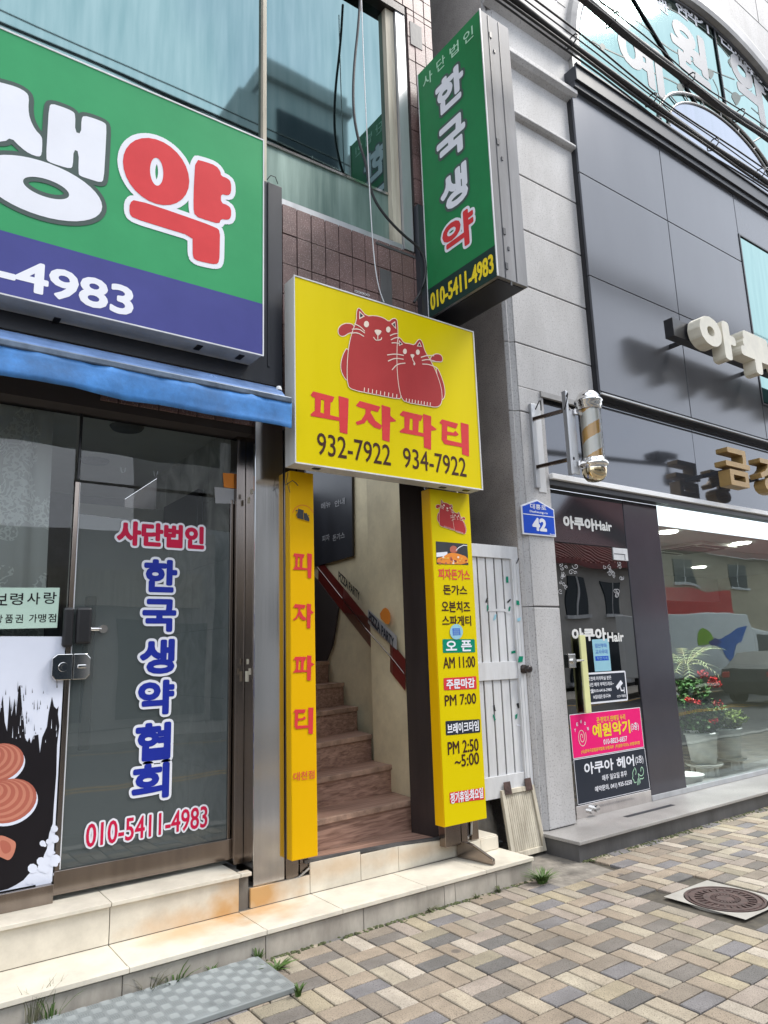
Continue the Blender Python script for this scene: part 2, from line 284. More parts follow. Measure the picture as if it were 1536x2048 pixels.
# ---------------------------------------------------------------- mesh builder
class MB:
    def __init__(s): s.v = []; s.f = []; s.m = []; s.sm = []
    def add(s, vs, fs, mi=0, smooth=False):
        b = len(s.v); s.v += [Vector(x) for x in vs]
        for f in fs: s.f.append([b+i for i in f]); s.m.append(mi); s.sm.append(smooth)
        return s
    def box(s, x0, x1, y0, y1, z0, z1, mi=0):
        vs = [(x, y, z) for z in (z0, z1) for y in (y0, y1) for x in (x0, x1)]
        return s.add(vs, [(0,2,3,1), (4,5,7,6), (0,1,5,4), (2,6,7,3), (0,4,6,2), (1,3,7,5)], mi)
    def prism(s, pts, d, mi=0):
        n = len(pts); d = Vector(d); P = [Vector(p) for p in pts]
        return s.add(P+[p+d for p in P], [list(range(n))[::-1], list(range(n, 2*n))] + [(i, (i+1) % n, n+(i+1) % n, n+i) for i in range(n)], mi)
    def quad(s, a, b, c, d, mi=0): return s.add([a, b, c, d], [(0,1,2,3)], mi)
    def tube(s, pts, r, n=8, mi=0, caps=True):
        P = [Vector(p) for p in pts]; rs = r if isinstance(r, (list, tuple)) else [r]*len(P); V = []; F = []
        for i, p in enumerate(P):
            t = (P[min(i+1, len(P)-1)]-P[max(i-1, 0)]).normalized()
            a = t.cross(Vector((0, 0, 1)) if abs(t.z) < .9 else Vector((1, 0, 0))).normalized(); b = t.cross(a)
            V += [p + (a*math.cos(2*math.pi*k/n)+b*math.sin(2*math.pi*k/n))*rs[i] for k in range(n)]
        for i in range(len(P)-1):
            for k in range(n): F.append((i*n+k, i*n+(k+1) % n, (i+1)*n+(k+1) % n, (i+1)*n+k))
        s.add(V, F, mi, True)
        if caps: s.add(V[:n], [list(range(n))], mi); s.add(V[-n:], [list(range(n))[::-1]], mi)
        return s
    def lathe(s, c, prof, n=24, mi=0, smooth=True):
        c = Vector(c); V = []; F = []
        for r, z in prof: V += [c+Vector((r*math.cos(2*math.pi*k/n), r*math.sin(2*math.pi*k/n), z)) for k in range(n)]
        for i in range(len(prof)-1):
            for k in range(n): F.append((i*n+k, i*n+(k+1) % n, (i+1)*n+(k+1) % n, (i+1)*n+k))
        return s.add(V, F, mi, smooth)
    def build(s, name, mats, parent=None, bevel=0, **tags):
        me = bpy.data.meshes.new(name); base = Vector(parent['base']) if parent is not None else Vector(tags.pop('base', (0, 0, 0)))
        me.from_pydata([v-base for v in s.v], [], s.f)
        if not isinstance(mats, (list, tuple)): mats = [mats]
        for m in mats: me.materials.append(M[m] if isinstance(m, str) else m)
        for p, i, q in zip(me.polygons, s.m, s.sm): p.material_index = i; p.use_smooth = q
        me.update(); o = bpy.data.objects.new(name, me); COL.objects.link(o)
        o['base'] = list(base)
        if parent is not None: o.parent = parent
        else: o.location = base
        if bevel:
            bv = o.modifiers.new('bevel', 'BEVEL'); bv.width = bevel; bv.segments = 2; bv.limit_method = 'ANGLE'; bv.angle_limit = R(40)
        tag(o, **tags); return o
def tag(o, label=None, cat=None, group=None, kind=None):
    if label: o['label'] = label
    if cat: o['category'] = cat
    if group: o['group'] = group
    if kind: o['kind'] = kind
    return o
def thing(name, base, label, cat, group=None):
    o = bpy.data.objects.new(name, None); COL.objects.link(o); o.location = base; o['base'] = list(base); o.empty_display_size = .1
    return tag(o, label, cat, group)
def dup(root, loc, **tags):
    r = root.copy(); COL.objects.link(r); r.location = loc; tag(r, **tags)
    for ch in list(root.children):
        c = ch.copy(); COL.objects.link(c); c.parent = r
        for g in list(ch.children):
            d = g.copy(); COL.objects.link(d); d.parent = c
    return r

# ---------------------------------------------------------------- flat artwork and lettering
def union(polys):
    V = []; F = []
    for p in polys:
        if len(p) < 3: continue
        ar = sum(p[i-1][0]*p[i][1]-p[i][0]*p[i-1][1] for i in range(len(p)))
        if abs(ar) < 1e-12: continue
        if ar < 0: p = list(p)[::-1]
        b = len(V); V += [Vector((q[0], q[1])) for q in p]; F.append(list(range(b, b+len(p))))
    r = geometry.delaunay_2d_cdt(V, [], F, 0, 1e-7)
    W_ = np.array([(v[0], v[1]) for v in r[0]]); T_ = np.array([list(f) for f in r[2]], dtype=int)
    ce = W_[T_].mean(axis=1); a_, b_, c_ = W_[T_[:, 0]], W_[T_[:, 1]], W_[T_[:, 2]]
    inside = np.zeros(len(ce), bool)
    for f in F:
        P = np.array([(V[i][0], V[i][1]) for i in f]); lo, hi = P.min(0), P.max(0)
        k = np.nonzero(~inside & (ce[:, 0] >= lo[0]) & (ce[:, 0] <= hi[0]) & (ce[:, 1] >= lo[1]) & (ce[:, 1] <= hi[1]))[0]
        if not len(k): continue
        x, y = ce[k, 0][:, None], ce[k, 1][:, None]; Q = np.roll(P, -1, 0)
        with np.errstate(divide='ignore', invalid='ignore'):
            hit = ((P[:, 1] > y) != (Q[:, 1] > y)) & (x < (Q[:, 0]-P[:, 0])*(y-P[:, 1])/(Q[:, 1]-P[:, 1])+P[:, 0])
        inside[k[hit.sum(1) % 2 == 1]] = True
    return [Vector(v) for v in r[0]], [list(map(int, t)) for t, q in zip(T_, inside) if q]
def ngon(c, r, n=10): return [Vector((c[0]+r*math.cos(2*math.pi*k/n), c[1]+r*math.sin(2*math.pi*k/n))) for k in range(n)]
def capsules(edges, r, n=10):
    out = []; seen = set()
    for a, b in edges:
        d = Vector(b)-Vector(a)
        if d.length > 1e-9:
            t = Vector((-d.y, d.x)).normalized()*r; out.append([Vector(a)-t, Vector(b)-t, Vector(b)+t, Vector(a)+t])
        for p in (a, b):
            k = (round(p[0], 5), round(p[1], 5))
            if k not in seen: seen.add(k); out.append(ngon(p, r, n))
    return out
def stroke(pts, wd, closed=False):
    e = list(zip(pts[:-1], pts[1:]))
    if closed: e.append((pts[-1], pts[0]))
    return capsules(e, wd/2)
def boundary(V, F):
    cnt = {}
    for f in F:
        for i in range(len(f)):
            a, b = f[i], f[(i+1) % len(f)]; k = (min(a, b), max(a, b)); cnt[k] = cnt.get(k, 0)+1
    return [(V[a], V[b]) for (a, b), c in cnt.items() if c == 1]
def grow_shape(V, F, r): 
    if r <= 0: return V, F
    return union([[V[i] for i in f] for f in F] + capsules(boundary(V, F), r, 8))
_gc = {}
def glyphs(body, spacing=1.0):
    k = (body, spacing)
    if k not in _gc:
        c = bpy.data.curves.new('lettering', 'FONT'); c.body = body; c.size = 1; c.resolution_u = 3; c.space_character = spacing
        o = bpy.data.objects.new('lettering', c); COL.objects.link(o); bpy.context.view_layer.update()
        me = bpy.data.meshes.new_from_object(o.evaluated_get(bpy.context.evaluated_depsgraph_get()))
        V = [Vector((v.co.x, v.co.y)) for v in me.vertices]; F = [list(p.vertices) for p in me.polygons]
        bpy.data.objects.remove(o); bpy.data.curves.remove(c); bpy.data.meshes.remove(me)
        V, F = union([[V[i] for i in f] for f in F])
        _gc[k] = (V, F)
    return _gc[k]
def fit(V, F, u0, u1, v0, v1, shear=0):
    xs = [v.x for v in V]; ys = [v.y for v in V]; a, b, c, d = min(xs), max(xs), min(ys), max(ys)
    return [Vector((u0+(v.x-a)/(b-a)*(u1-u0), v0+(v.y-c)/max(1e-6, d-c)*(v1-v0) + shear*((v.x-a)/(b-a)-.5))) for v in V], F
class Art:
    """collects flat shapes lying on one plane, one layer (offset) per colour"""
    def __init__(s, plane): s.p = plane; s.mb = MB(); s.mats = []; s.done = []; s.hold = False
    def seg(s):
        if s.mb.f: s.done.append((s.mb, s.mats)); s.mb = MB(); s.mats = []
    def put(s, V, F, m, off):
        if m not in s.mats: s.mats.append(m)
        T = []
        for f in F:
            a, b, c = V[f[0]], V[f[1]], V[f[2]]
            T.append(f if (b.x-a.x)*(c.y-a.y)-(b.y-a.y)*(c.x-a.x) >= 0 else f[::-1])
        s.mb.add([s.p.pt(v, off) for v in V], T, s.mats.index(m)); return s
    def poly(s, pts, m, off): V, F = union([pts]); return s.put(V, F, m, off)
    def polys(s, ps, m, off): V, F = union(ps); return s.put(V, F, m, off)
    def text(s, body, L, Rr, yc, h, m, off, grow=0, out=None, og=0, spacing=1.0, slope=0):
        """L,R: left/right pixel columns; yc, h: pixel row of the centre and pixel height at the centre"""
        cx = (L+Rr)/2
        a = s.p.uv(L, yc-slope*(cx-L)); b = s.p.uv(Rr, yc+slope*(Rr-cx)); t = s.p.uv(cx, yc-h/2); d = s.p.uv(cx, yc+h/2)
        return s.textuv(body, a.x, b.x, d.y, t.y, m, off, grow, out, og, spacing, 0)
    def textuv(s, body, ua, ub, va, vb, m, off, grow=0, out=None, og=0, spacing=1.0, shear=0):
        if not s.hold: s.seg()
        V, F = glyphs(body, spacing)
        H = vb-va; g = grow*H
        V, F = fit(V, F, ua+g, ub-g, va+g, vb-g, shear)
        if g: V, F = grow_shape(V, F, g)
        if out:
            V2, F2 = grow_shape(V, F, og*H); s.put(V2, F2, out, off)
            off += .0015
        return s.put(V, F, m, off)
    def build(s, name, parent=None, **k):
        s.seg(); o = None
        for mb_, ms_ in s.done: o = mb_.build(name, ms_, parent, **k)
        return o
def ellipse(cx, cy, ax, ay, bx, by, n=28): return [(cx+ax*math.cos(t)+bx*math.sin(t), cy+ay*math.cos(t)+by*math.sin(t)) for t in [2*math.pi*k/n for k in range(n)]]
def smooth(pts, it=2, closed=True):
    P = [Vector(p) for p in pts]
    for _ in range(it):
        Q = []
        n = len(P)
        for i in range(n if closed else n-1):
            a, b = P[i], P[(i+1) % n]; Q += [a*.75+b*.25, a*.25+b*.75]
        P = Q if closed else [P[0]]+Q+[P[-1]]
    return P

# ================================================================ SETTING
def brick_mat(name, c, k):
    return mat(name, c, .85, 0, .15, 6, .45, 120, 0, None, .3, 150, tuple(x*.5 for x in c), .45, 1.1, 3.1)
_sh = [('dark_grey', (.19, .18, .17)), ('tan', (.325, .275, .22)), ('cream', (.415, .365, .29)), ('straw', (.37, .325, .24))]
BR = [brick_mat('%s_brick_%d' % (n_, k_), tuple(x*f_+o_ for x, o_ in zip(c_, off_)), 0) for n_, c_ in _sh for k_, (f_, off_) in enumerate(((.84, (0, 0, 0)), (1.0, (.01, 0, -.01)), (1.13, (0, 0, .012))))]
M['sand'] = mat('dirty_joint_sand', (.085, .073, .055), .95, 0, .3, 20)
def sidewalk():
    mb = MB(); P = .2135; ox, oy = 2.631, 2.445
    mb.add([(-9, 1.72, -.016), (30, 1.72, -.016), (30, 4.6, -.016), (-9, 4.6, -.016)], [(0,1,2,3)], 12)
    def brick(x0, x1, y0, y1, mi):
        g = random.uniform(.0032, .005); c = .004; x0 += g; x1 -= g; y0 += g; y1 -= g
        z = random.uniform(-.0022, .0012); tx = random.uniform(-.008, .008); ty = random.uniform(-.008, .008); mxx, myy = (x0+x1)/2, (y0+y1)/2
        zz = lambda x, y: z+(x-mxx)*tx+(y-myy)*ty
        o = [(x0, y0), (x1, y0), (x1, y1), (x0, y1)]; i_ = [(x0+c, y0+c), (x1-c, y0+c), (x1-c, y1-c), (x0+c, y1-c)]
        V = [(x, y, zz(x, y)) for x, y in i_]+[(x, y, zz(x, y)-.004) for x, y in o]+[(x, y, -.018) for x, y in o]
        mb.add(V, [(0,1,2,3)]+[(4+k, 4+(k+1) % 4, (k+1) % 4, k) for k in range(4)]+[(8+k, 8+(k+1) % 4, 4+(k+1) % 4, 4+k) for k in range(4)], mi)
    for i in range(-45, 105):
        for j in range(-3, 8):
            x, y = ox+i*P, oy+j*P
            if 3.90 < x+P/2 < 4.46 and y > 3.44: continue
            if x+P > 4.16 and x < 4.78 and y+P > 2.44 and y < 3.0: 
                pass
            rnd = random.random
            h = (i+j) % 2 == 0
            A = [(x, x+P, y, y+P/2), (x, x+P, y+P/2, y+P)] if h else [(x, x+P/2, y, y+P), (x+P/2, x+P, y, y+P)]
            if h: cs = [0 if rnd() > .05 else 1, 1 if rnd() > .18 else 3]
            else: cs = [1 if rnd() > .22 else 3, 2 if rnd() > .12 else 3]
            for (a, b, c, d), m in zip(A, cs):
                if b > 4.225 and a < 4.725 and d > 2.44 and c < 2.965: continue   # the manhole slab
                if y < 1.72: continue
                brick(a, b, c, d, m*3+random.choice((0, 1, 1, 2)))
    return mb.build('sidewalk', BR+['sand'], kind='structure')
sidewalk()
M['asphalt'] = mat('asphalt', (.14, .14, .14), .9, 0, .2, 3, .4, 150, 0, None, .4, 220, (.16, .16, .16))
M['kerb'] = mat('kerb_granite', (.40, .39, .37), .7, 0, .15, 5, .2, 90)
M['road_yel'] = mat('road_paint_yellow', (.62, .36, .04), .7, 0, .25, 9)
MB().quad((-60, -6.2, -.13), (90, -6.2, -.13), (90, 1.6, -.13), (-60, 1.6, -.13)).build('road', 'asphalt', kind='structure')
MB().quad((-120, -160, -.15), (160, -160, -.15), (160, 60, -.15), (-120, 60, -.15)).build('ground', 'asphalt', kind='structure')
k = MB()
for i in range(-12, 32): k.box(i+.004, i+.996, 1.56, 1.715, -.14, .002)
k.build('kerb', 'kerb', bevel=.012, kind='structure')
k = MB(); k.box(-60, 90, -9, -6.2, -.14, .02); k.build('far_pavement', 'slab', kind='structure')
k = MB()
for yy in (1.38, -2.1, -2.35, -5.9): k.quad((-60, yy, -.126), (90, yy, -.126), (90, yy+.13, -.126), (-60, yy+.13, -.126))
k.build('road_line', 'road_yel', kind='structure')
k = MB(); k.quad((3.9, 3.42, -.010), (4.47, 3.42, -.010), (4.6, 4.6, -.004), (3.9, 4.6, -.004)); k.build('concrete_patch', 'concrete', kind='structure')

# ================================================================ BROWN TILED SHOP BUILDING (left)
B = thing('shop_building', (1.0, 4.15, 0), 'brown granite tiled shop building with teal film windows and cream tiled entrance steps', 'building')
YT = 4.15
# upper wall: backing and tiles
wb = MB(); wb.box(-4, 3.73, YT+.012, YT+.2, 3.0, 4.80); wb.box(3.40, 3.73, YT+.012, YT+.2, 4.80, 7.15); wb.box(-4, 3.73, YT+.012, YT+.2, 7.15, 11)
wb.box(3.56, 3.73, YT+.012, 4.5, 0, 3.0); wb.box(3.705, 3.73, 4.5, 9, 0, 3.0); wb.box(3.705, 3.73, YT+.2, 9, 3.0, 11); wb.box(-4, 3.55, 4.42, 4.55, 3.25, 4.75)
wall = wb.build('wall', 'grout', B)
tl = MB()
def tiles(x0, x1, z0, z1, ax=2.192, az=3.835, dx=.1207, dz=.236):
    i0, i1 = math.floor((x0-ax)/dx), math.ceil((x1-ax)/dx); j0, j1 = math.floor((z0-az)/dz), math.ceil((z1-az)/dz)
    for i in range(i0, i1):
        for j in range(j0, j1):
            a, b, c, d = max(x0, ax+i*dx), min(x1, ax+(i+1)*dx), max(z0, az+j*dz), min(z1, az+(j+1)*dz)
            if b-a < .02 or d-c < .02: continue
            g = .0035; o = random.uniform(-.002, .002)
            tl.box(a+g, b-g, YT+o, YT+.02, c+g, d-g)
tiles(1.0, 3.73, 3.05, 4.78); tiles(3.44, 3.73, 4.78, 7.2); tiles(-1, 3.73, 7.2, 9.6)
tl.build('tile_facing', 'tile', wall, bevel=.002)
for x, z, wd, h in ((3.05, 4.38, .11, .30), (3.47, 6.95, .13, .24), (3.02, 4.74, .5, .02)):
    MB().box(x, x+wd, YT-.006, YT, z-h/2, z+h/2).build('render_patch', 'stone_dark', wall)
# upper window: frame (sub-parts: panes)
wf = MB()
wf.box(-4, 3.40, 4.13, 4.34, 7.08, 7.16, 1); wf.box(3.305, 3.40, 4.14, 4.30, 4.78, 7.08, 0); wf.box(3.215, 3.30, 4.17, 4.30, 4.79, 7.08, 2)
wf.box(2.055, 2.085, 4.185, 4.30, 4.83, 7.08, 2); wf.box(-4, 3.3, 4.155, 4.30, 4.765, 4.82, 0)
wf.box(-.05, -.01, 4.185, 4.3, 4.83, 7.08, 2)
win = wf.build('window', ['alu', 'dark_metal', 'oldpaint'], B)
MB().quad((-4, 4.222, 5.285), (3.215, 4.222, 5.285), (3.215, 4.222, 7.08), (-4, 4.222, 7.08)).build('pane', 'win_film', win)
MB().quad((-4, 4.226, 4.8), (3.215, 4.226, 4.8), (3.215, 4.226, 5.285), (-4, 4.226, 5.285)).build('lower_pane', 'win_low', win)
MB().box(-4, 3.215, 4.212, 4.224, 5.275, 5.295).build('transom_bar', 'steel', win)
# steps
ST = [-4, -2.6, -1.9, -1.3, -.7, -.08, .53, 1.155, 1.868, 2.34, 2.95, 3.45, 3.9]
s1 = MB(); s1.box(-4, 3.885, 3.765, 4.6, -.05, .118, 2)
RX = [-4, -2.6, -1.3, -.1, .51, 1.13, 1.868, 2.49, 3.10, 3.19, 3.55, 3.893]
for a, b in zip(RX[:-1], RX[1:]): s1.box(a+.002, b-.002, 3.75, 3.764, -.05, .112, 1)
for a, b in zip(ST[:-1], ST[1:]):
    s1.box(a+.002, b-.002, 3.765, 4.6, .123, .143, 0); s1.box(a+.001, b-.001, 3.733, 3.763, .120, .145, 0)
s1.box(3.886, 3.90, 3.75, 4.19, -.05, .119, 1)
s1.build('lower_step', ['step_tile', 'riser_grey', 'joint'], B, bevel=.003)
s2 = MB(); s2.box(-4, 1.93, 4.098, 4.6, .143, .325, 1); s2.box(1.93, 3.56, 4.11, 4.3, .143, .25, 1)
for a, b in zip(ST[:-1], ST[1:]):
    if b < 1.9: s2.box(a+.002, b-.002, 4.085, 4.097, .147, .322, 0); s2.box(a+.002, b-.002, 4.062, 4.6, .328, .348, 0)
for a, b, z in ((1.94, 2.33, .25), (2.334, 2.70, .318), (2.704, 3.0, .30)): s2.box(a, b, 4.088, 4.105, .147, z, 0)
s2.prism([(3.004, 4.09, .147), (3.004, 4.09, .30), (3.56, 4.10, .262), (3.56, 4.10, .147)], (0, .02, 0), 0)
s2.box(1.87, 1.935, 4.062, 4.12, .328, .348, 0)
s2.box(-4, 3.55, 4.0875, 4.097, .143, .1465, 1)
s2.build('upper_step', ['step_tile', 'joint'], B, bevel=.003)
# small tiled block by the alley
cb = MB(); cb.box(3.56, 3.87, 4.06, 4.4, .144, .226, 1); cb.box(3.56, 3.70, 4.048, 4.06, .146, .232); cb.box(3.703, 3.873, 4.048, 4.06, .146, .232); cb.box(3.56, 3.873, 4.061, 4.4, .228, .24); cb.box(3.871, 3.88, 4.06, 4.4, .146, .227)
cb.build('end_block', ['step_tile', 'joint'], B, bevel=.002)
# storefront: mullions, header, pillars
sf = MB(); sf.box(-4, 1.93, 4.26, 4.36, 3.10, 3.25); sf.box(-4, .915, 4.255, 4.34, .348, .44); sf.box(.93, .945, 4.29, 4.31, 2.60, 3.1, 1)
sf.box(1.905, 1.965, 4.25, 4.36, .35, 3.1); 
sf.build('storefront_frame', ['steel_brown', 'black'], B, bevel=.003)
pl = MB(); pl.box(1.967, 2.172, 4.11, 4.35, .235, 3.1); pl.build('steel_pillar', 'steel', B, bevel=.004)
jb = MB(); jb.box(2.176, 2.26, 4.10, 4.3, .25, 3.05); jb.box(2.272, 2.33, 4.105, 4.3, .27, 3.05)
jb.build('entrance_jamb', 'steel_brown', B, bevel=.003)
for z, y, r in ((1.47, 4.17, .012), (1.53, 4.2, .010), (1.44, 4.21, .02), (2.56, 4.2, .012), (2.61, 4.16, .010)): MB().box(1.963, 1.9675, y-r, y+r, z-r*1.6, z+r*1.6).build('lock_scar', 'oldpaint', B)
caulk = MB(); caulk.tube([(1.967, 4.105, .24), (1.98, 4.10, .228), (2.07, 4.10, .232), (2.172, 4.10, .236), (2.26, 4.095, .25), (2.33, 4.09, .29)], .006, 6)
caulk.build('caulk_bead', 'slab', B)
fp = MB().quad((-4, 4.30, .44), (.915, 4.30, .44), (.915, 4.30, 3.1), (-4, 4.30, 3.1)).build('fixed_pane', 'door_glass', B)
MB().quad((.945, 4.302, 2.6), (1.905, 4.302, 2.6), (1.905, 4.302, 3.1), (.945, 4.302, 3.1)).build('transom_pane', 'door_glass', B)
# glass door with painted reflection haze, rails, locks
d = MB(); d.box(.918, 1.904, 4.285, 4.325, .375, .492); d.box(.921, .945, 4.29, 4.32, .492, 2.585, 1); d.box(1.882, 1.900, 4.292, 4.318, .492, 2.575, 1); d.box(.945, .951, 4.288, 4.298, .495, 2.58, 2)
door = d.build('glass_door', ['steel_brown', 'steel_brown', 'white_metal'], B, bevel=.003)
MB().quad((.945, 4.303, .49), (1.884, 4.303, .49), (1.884, 4.303, 2.36), (.945, 4.303, 2.40)).build('reflection_haze_pane', 'door_haze', door)
MB().quad((.945, 4.303, 2.40), (1.884, 4.303, 2.36), (1.884, 4.303, 2.575), (.945, 4.303, 2.585)).build('clear_pane', 'door_glass', door)
MB().box(1.02, 1.08, 4.33, 4.36, 1.08, 1.93).build('pull_bar', 'black', door, bevel=.006)
kn = MB(); kn.tube([(1.03, 4.29, 1.74), (1.10, 4.285, 1.74)], .012, 8); kn.tube([(1.11, 4.302, 1.74), (1.11, 4.275, 1.74)], [.02, .024], 12); kn.build('bar_fixing', 'steel', door)
lk = MB(); lk.box(.985-.095, .982-.035, 4.255, 4.285, 1.64, 1.86); lk.box(.957, 1.04, 4.245, 4.288, 1.655, 1.86)
lk.build('digital_lock', 'black', door, bevel=.016)
lb = MB(); lb.prism([(.845, 4.25, 1.49), (.865, 4.25, 1.465), (.948, 4.25, 1.465), (.948, 4.25, 1.605), (.87, 4.25, 1.605), (.845, 4.25, 1.585)], (0, .035, 0)); lb.prism([(.953, 4.25, 1.465), (1.02, 4.25, 1.465), (1.042, 4.25, 1.49), (1.042, 4.25, 1.58), (1.02, 4.25, 1.605), (.953, 4.25, 1.605)], (0, .035, 0))
lb.tube([(.90, 4.252, 1.535), (.90, 4.238, 1.535)], [.026, .023], 16); lb.tube([(.90, 4.24, 1.535), (.90, 4.234, 1.535)], .012, 12); lb.box(.975, 1.02, 4.244, 4.252, 1.525, 1.545)
lb.build('lock_case', 'chrome', door, bevel=.006)
PD = Plane('y', 4.300); a = Art(PD)
a.text('사단법인', 233, 408, 1071, 48, 'crimson_v', .004, .055, 'white_v', .09)
a.text('010-5411-4983', 172, 414, 1652, 45, 'crimson_v', .004, .016, 'white_v', .085, 1.0, -.06)
for ch, l, r_, y, h in (('한', 287, 354, 1152, 66), ('국', 284, 352, 1231, 66), ('생', 279, 349, 1313, 70), ('약', 275, 348, 1395, 70), ('협', 270, 341, 1483, 76), ('회', 263, 338, 1563, 72)):
    a.text(ch, l, r_, y, h, 'navy_v', .004, .05, 'white_v', .075)
a.build('lettering', door)
ptc = Art(PD); ptc.poly(PD.pts([(428, 974), (474, 979), (472, 1008), (430, 1007)]), 'silver_v', .006); ptc.seg(); ptc.poly(PD.pts([(445, 946), (474, 948), (474, 978), (447, 975)]), 'orange_v', .005)
ptc.build('hinge_sticker', door)
# shop interior
rm = MB(); rm.quad((-4, 4.36, 3.16), (2.02, 4.36, 3.16), (2.02, 8, 3.16), (-4, 8, 3.16)); rm.quad((-4, 7.2, .3), (2.02, 7.2, .3), (2.02, 7.2, 3.16), (-4, 7.2, 3.16), 1); rm.quad((-4, 4.36, .34), (2.02, 4.36, .34), (2.02, 8, .34), (-4, 8, .34), 2)  # left wall omitted, an unseen opening added to daylight the room
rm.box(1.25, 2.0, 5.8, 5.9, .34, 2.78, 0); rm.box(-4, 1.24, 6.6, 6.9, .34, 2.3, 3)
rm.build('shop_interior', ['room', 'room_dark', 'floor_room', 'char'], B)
mwt = MB()
for i in range(6):
    for j in range(6): mwt.box(2.0, 2.015, 4.37+i*.3+.002, 4.37+(i+1)*.3-.002, .35+j*.47+.002, .35+(j+1)*.47-.002)
mwt.build('marble_wall', 'marble', B)
for px, py in ((254, 853), (190, 920)):
    p = Wz(px, py, 3.157); MB().lathe((p.x, p.y, 3.135), [(.0, 0), (.10, 0), (.115, .02)], 20).build('downlight', 'room_dark', B)
for px, py in ((246, 942), (311, 949)):
    p = Wy(px, py, 4.32); MB().tube([p+Vector((-.012, 0, .02)), p+Vector((-.01, 0, -.006)), p+Vector((0, 0, -.014)), p+Vector((.01, 0, -.006)), p+Vector((.012, 0, .02))], .004, 6).build('glass_hook', 'white_metal', B)

# staircase
wd = MB(); NO = MB()
LE = [((2.2, 4.27), (3.40, 4.385), .5), ((2.2, 4.52), (3.46, 4.745), .7), ((2.2, 4.70), (3.50, 5.075), .9), ((2.2, 4.88), (3.62, 5.46), 1.1), ((2.2, 5.02), (3.68, 5.77), 1.3), ((2.2, 5.2), (3.69, 6.05), 1.5), ((2.2, 5.4), (3.70, 6.4), 1.7), ((2.2, 5.7), (3.70, 6.8), 1.9)]
wd.add([(2.27, 4.10, .318), (3.40, 4.10, .275), (3.42, 4.40, .30), (2.2, 4.28, .31)], [(0,1,2,3)])
for i, (l, r_, z) in enumerate(LE):
    zb = .28 if i == 0 else LE[i-1][2]-.002
    bk = LE[i+1] if i+1 < len(LE) else ((2.2, 6.4), (3.70, 7.6), 0)
    wd.add([(l[0], l[1]+.02, zb), (r_[0], r_[1]+.02, zb), (r_[0], r_[1]+.02, z), (l[0], l[1]+.02, z), (bk[1][0], bk[1][1]+.05, z), (bk[0][0], bk[0][1]+.05, z)], [(0,1,2,3), (3,2,4,5)])
    NO.prism([(l[0], l[1], z-.035), (l[0], l[1]+.03, z-.035), (l[0], l[1]+.03, z+.003), (l[0], l[1], z+.003)], (r_[0]-l[0], r_[1]-l[1], 0))
stp = wd.build('stair', 'wood', B); NO.build('nosing', 'wood_nose', stp, bevel=.004)
gs = MB(); gs.prism([(2.30, 4.092, .318), (2.30, 4.092, .338), (3.0, 4.092, .318), (3.0, 4.092, .300)], (0, .03, 0)); gs.prism([(3.0, 4.092, .300), (3.0, 4.092, .318), (3.40, 4.095, .292), (3.40, 4.095, .276)], (0, .03, 0)); gs.build('threshold_strip', 'stone_dark', B)
rw = MB(); J = [(3.36, 4.20), (3.42, 4.40), (3.47, 5.02), (3.70, 5.25), (3.70, 6.9), (3.70, 8)]
for (x0, y0), (x1, y1) in zip(J[:-1], J[1:]): rw.quad((x0, y0, .2), (x1, y1, .2), (x1, y1, 3.3), (x0, y0, 3.3))
rw.build('stair_wall', 'beige', B)
lw_ = MB(); lw_.quad((2.2, 4.3, .2), (2.2, 5.1, .2), (2.2, 5.1, 3.3), (2.2, 4.3, 3.3)); lw_.build('stair_side_wall', 'beige', B); dw = MB(); dw.quad((2.2, 5.1, .2), (2.2, 8, .2), (2.2, 8, 3.3), (2.2, 5.1, 3.3)); dw.quad((2.2, 6.6, .2), (3.70, 6.6, .2), (3.70, 6.6, 3.3), (2.2, 6.6, 3.3)); dw.quad((2.2, 4.1, 3.0), (3.55, 4.1, 3.0), (3.55, 4.5, 3.0), (2.2, 4.5, 3.0))  # ceiling stops short, an unseen opening added to let skylight in
dw.build('stair_shade_wall', 'shade_wall', B)  # far stair walls coloured dark to stand for the unlit depth
jr = MB(); jr.prism([(3.405, 4.10, .22), (3.36, 4.20, .22), (3.30, 4.33, .22), (3.335, 4.345, .22), (3.44, 4.13, .22)], (0, 0, 2.9)); jr.box(3.41, 3.56, 4.06, 4.2, .262, 3.1); jr.box(3.37, 3.405, 4.085, 4.11, .25, 3.0, 1)
jr.build('door_jamb', ['dark_metal', 'steel'], B, bevel=.003)
pbx = MB(); pbx.box(3.33, 3.47, 3.99, 4.058, .25, .42); pbx.box(3.485, 3.54, 4.0, 4.058, .255, .42); pbx.box(3.62, 3.69, 4.05, 4.08, .24, .42); pbx.build('post_foot', 'steel_brown', B, bevel=.003)
# red skirting board up the stairs with cut-out words
def onwall(px, py, off=0):
    d = ray(px, py)
    for (x0, y0), (x1, y1) in zip(J[:-1], J[1:]):
        nn = Vector((-(y1-y0), x1-x0, 0)).normalized()
        t = (Vector((x0, y0, 0))-CAMP).dot(nn)/d.dot(nn); p = CAMP+d*t
        if y0-.05 <= p.y <= y1+1e-6 or (x1, y1) == J[-1]: return p + nn*off*(1 if nn.x < 0 else -1)
rb = MB(); top = [(815, 1318), (790, 1287), (738, 1232), (690, 1175), (640, 1115)]; bot = [(815, 1382), (790, 1350), (738, 1286), (690, 1225), (640, 1160)]
for (a1, a2), (b1, b2) in zip(zip(top[:-1], top[1:]), zip(bot[:-1], bot[1:])):
    q = [onwall(*a1, .02), onwall(*a2, .02), onwall(*b2, .02), onwall(*b1, .02)]; rb.quad(*q)
    mid = [onwall(a1[0], (a1[1]+b1[1])/2-3, .03), onwall(a2[0], (a2[1]+b2[1])/2-3, .03)]; rb.tube(mid, .005, 6, 1)
rail = rb.build('red_board', ['redboard', 'steel_brown'], B)
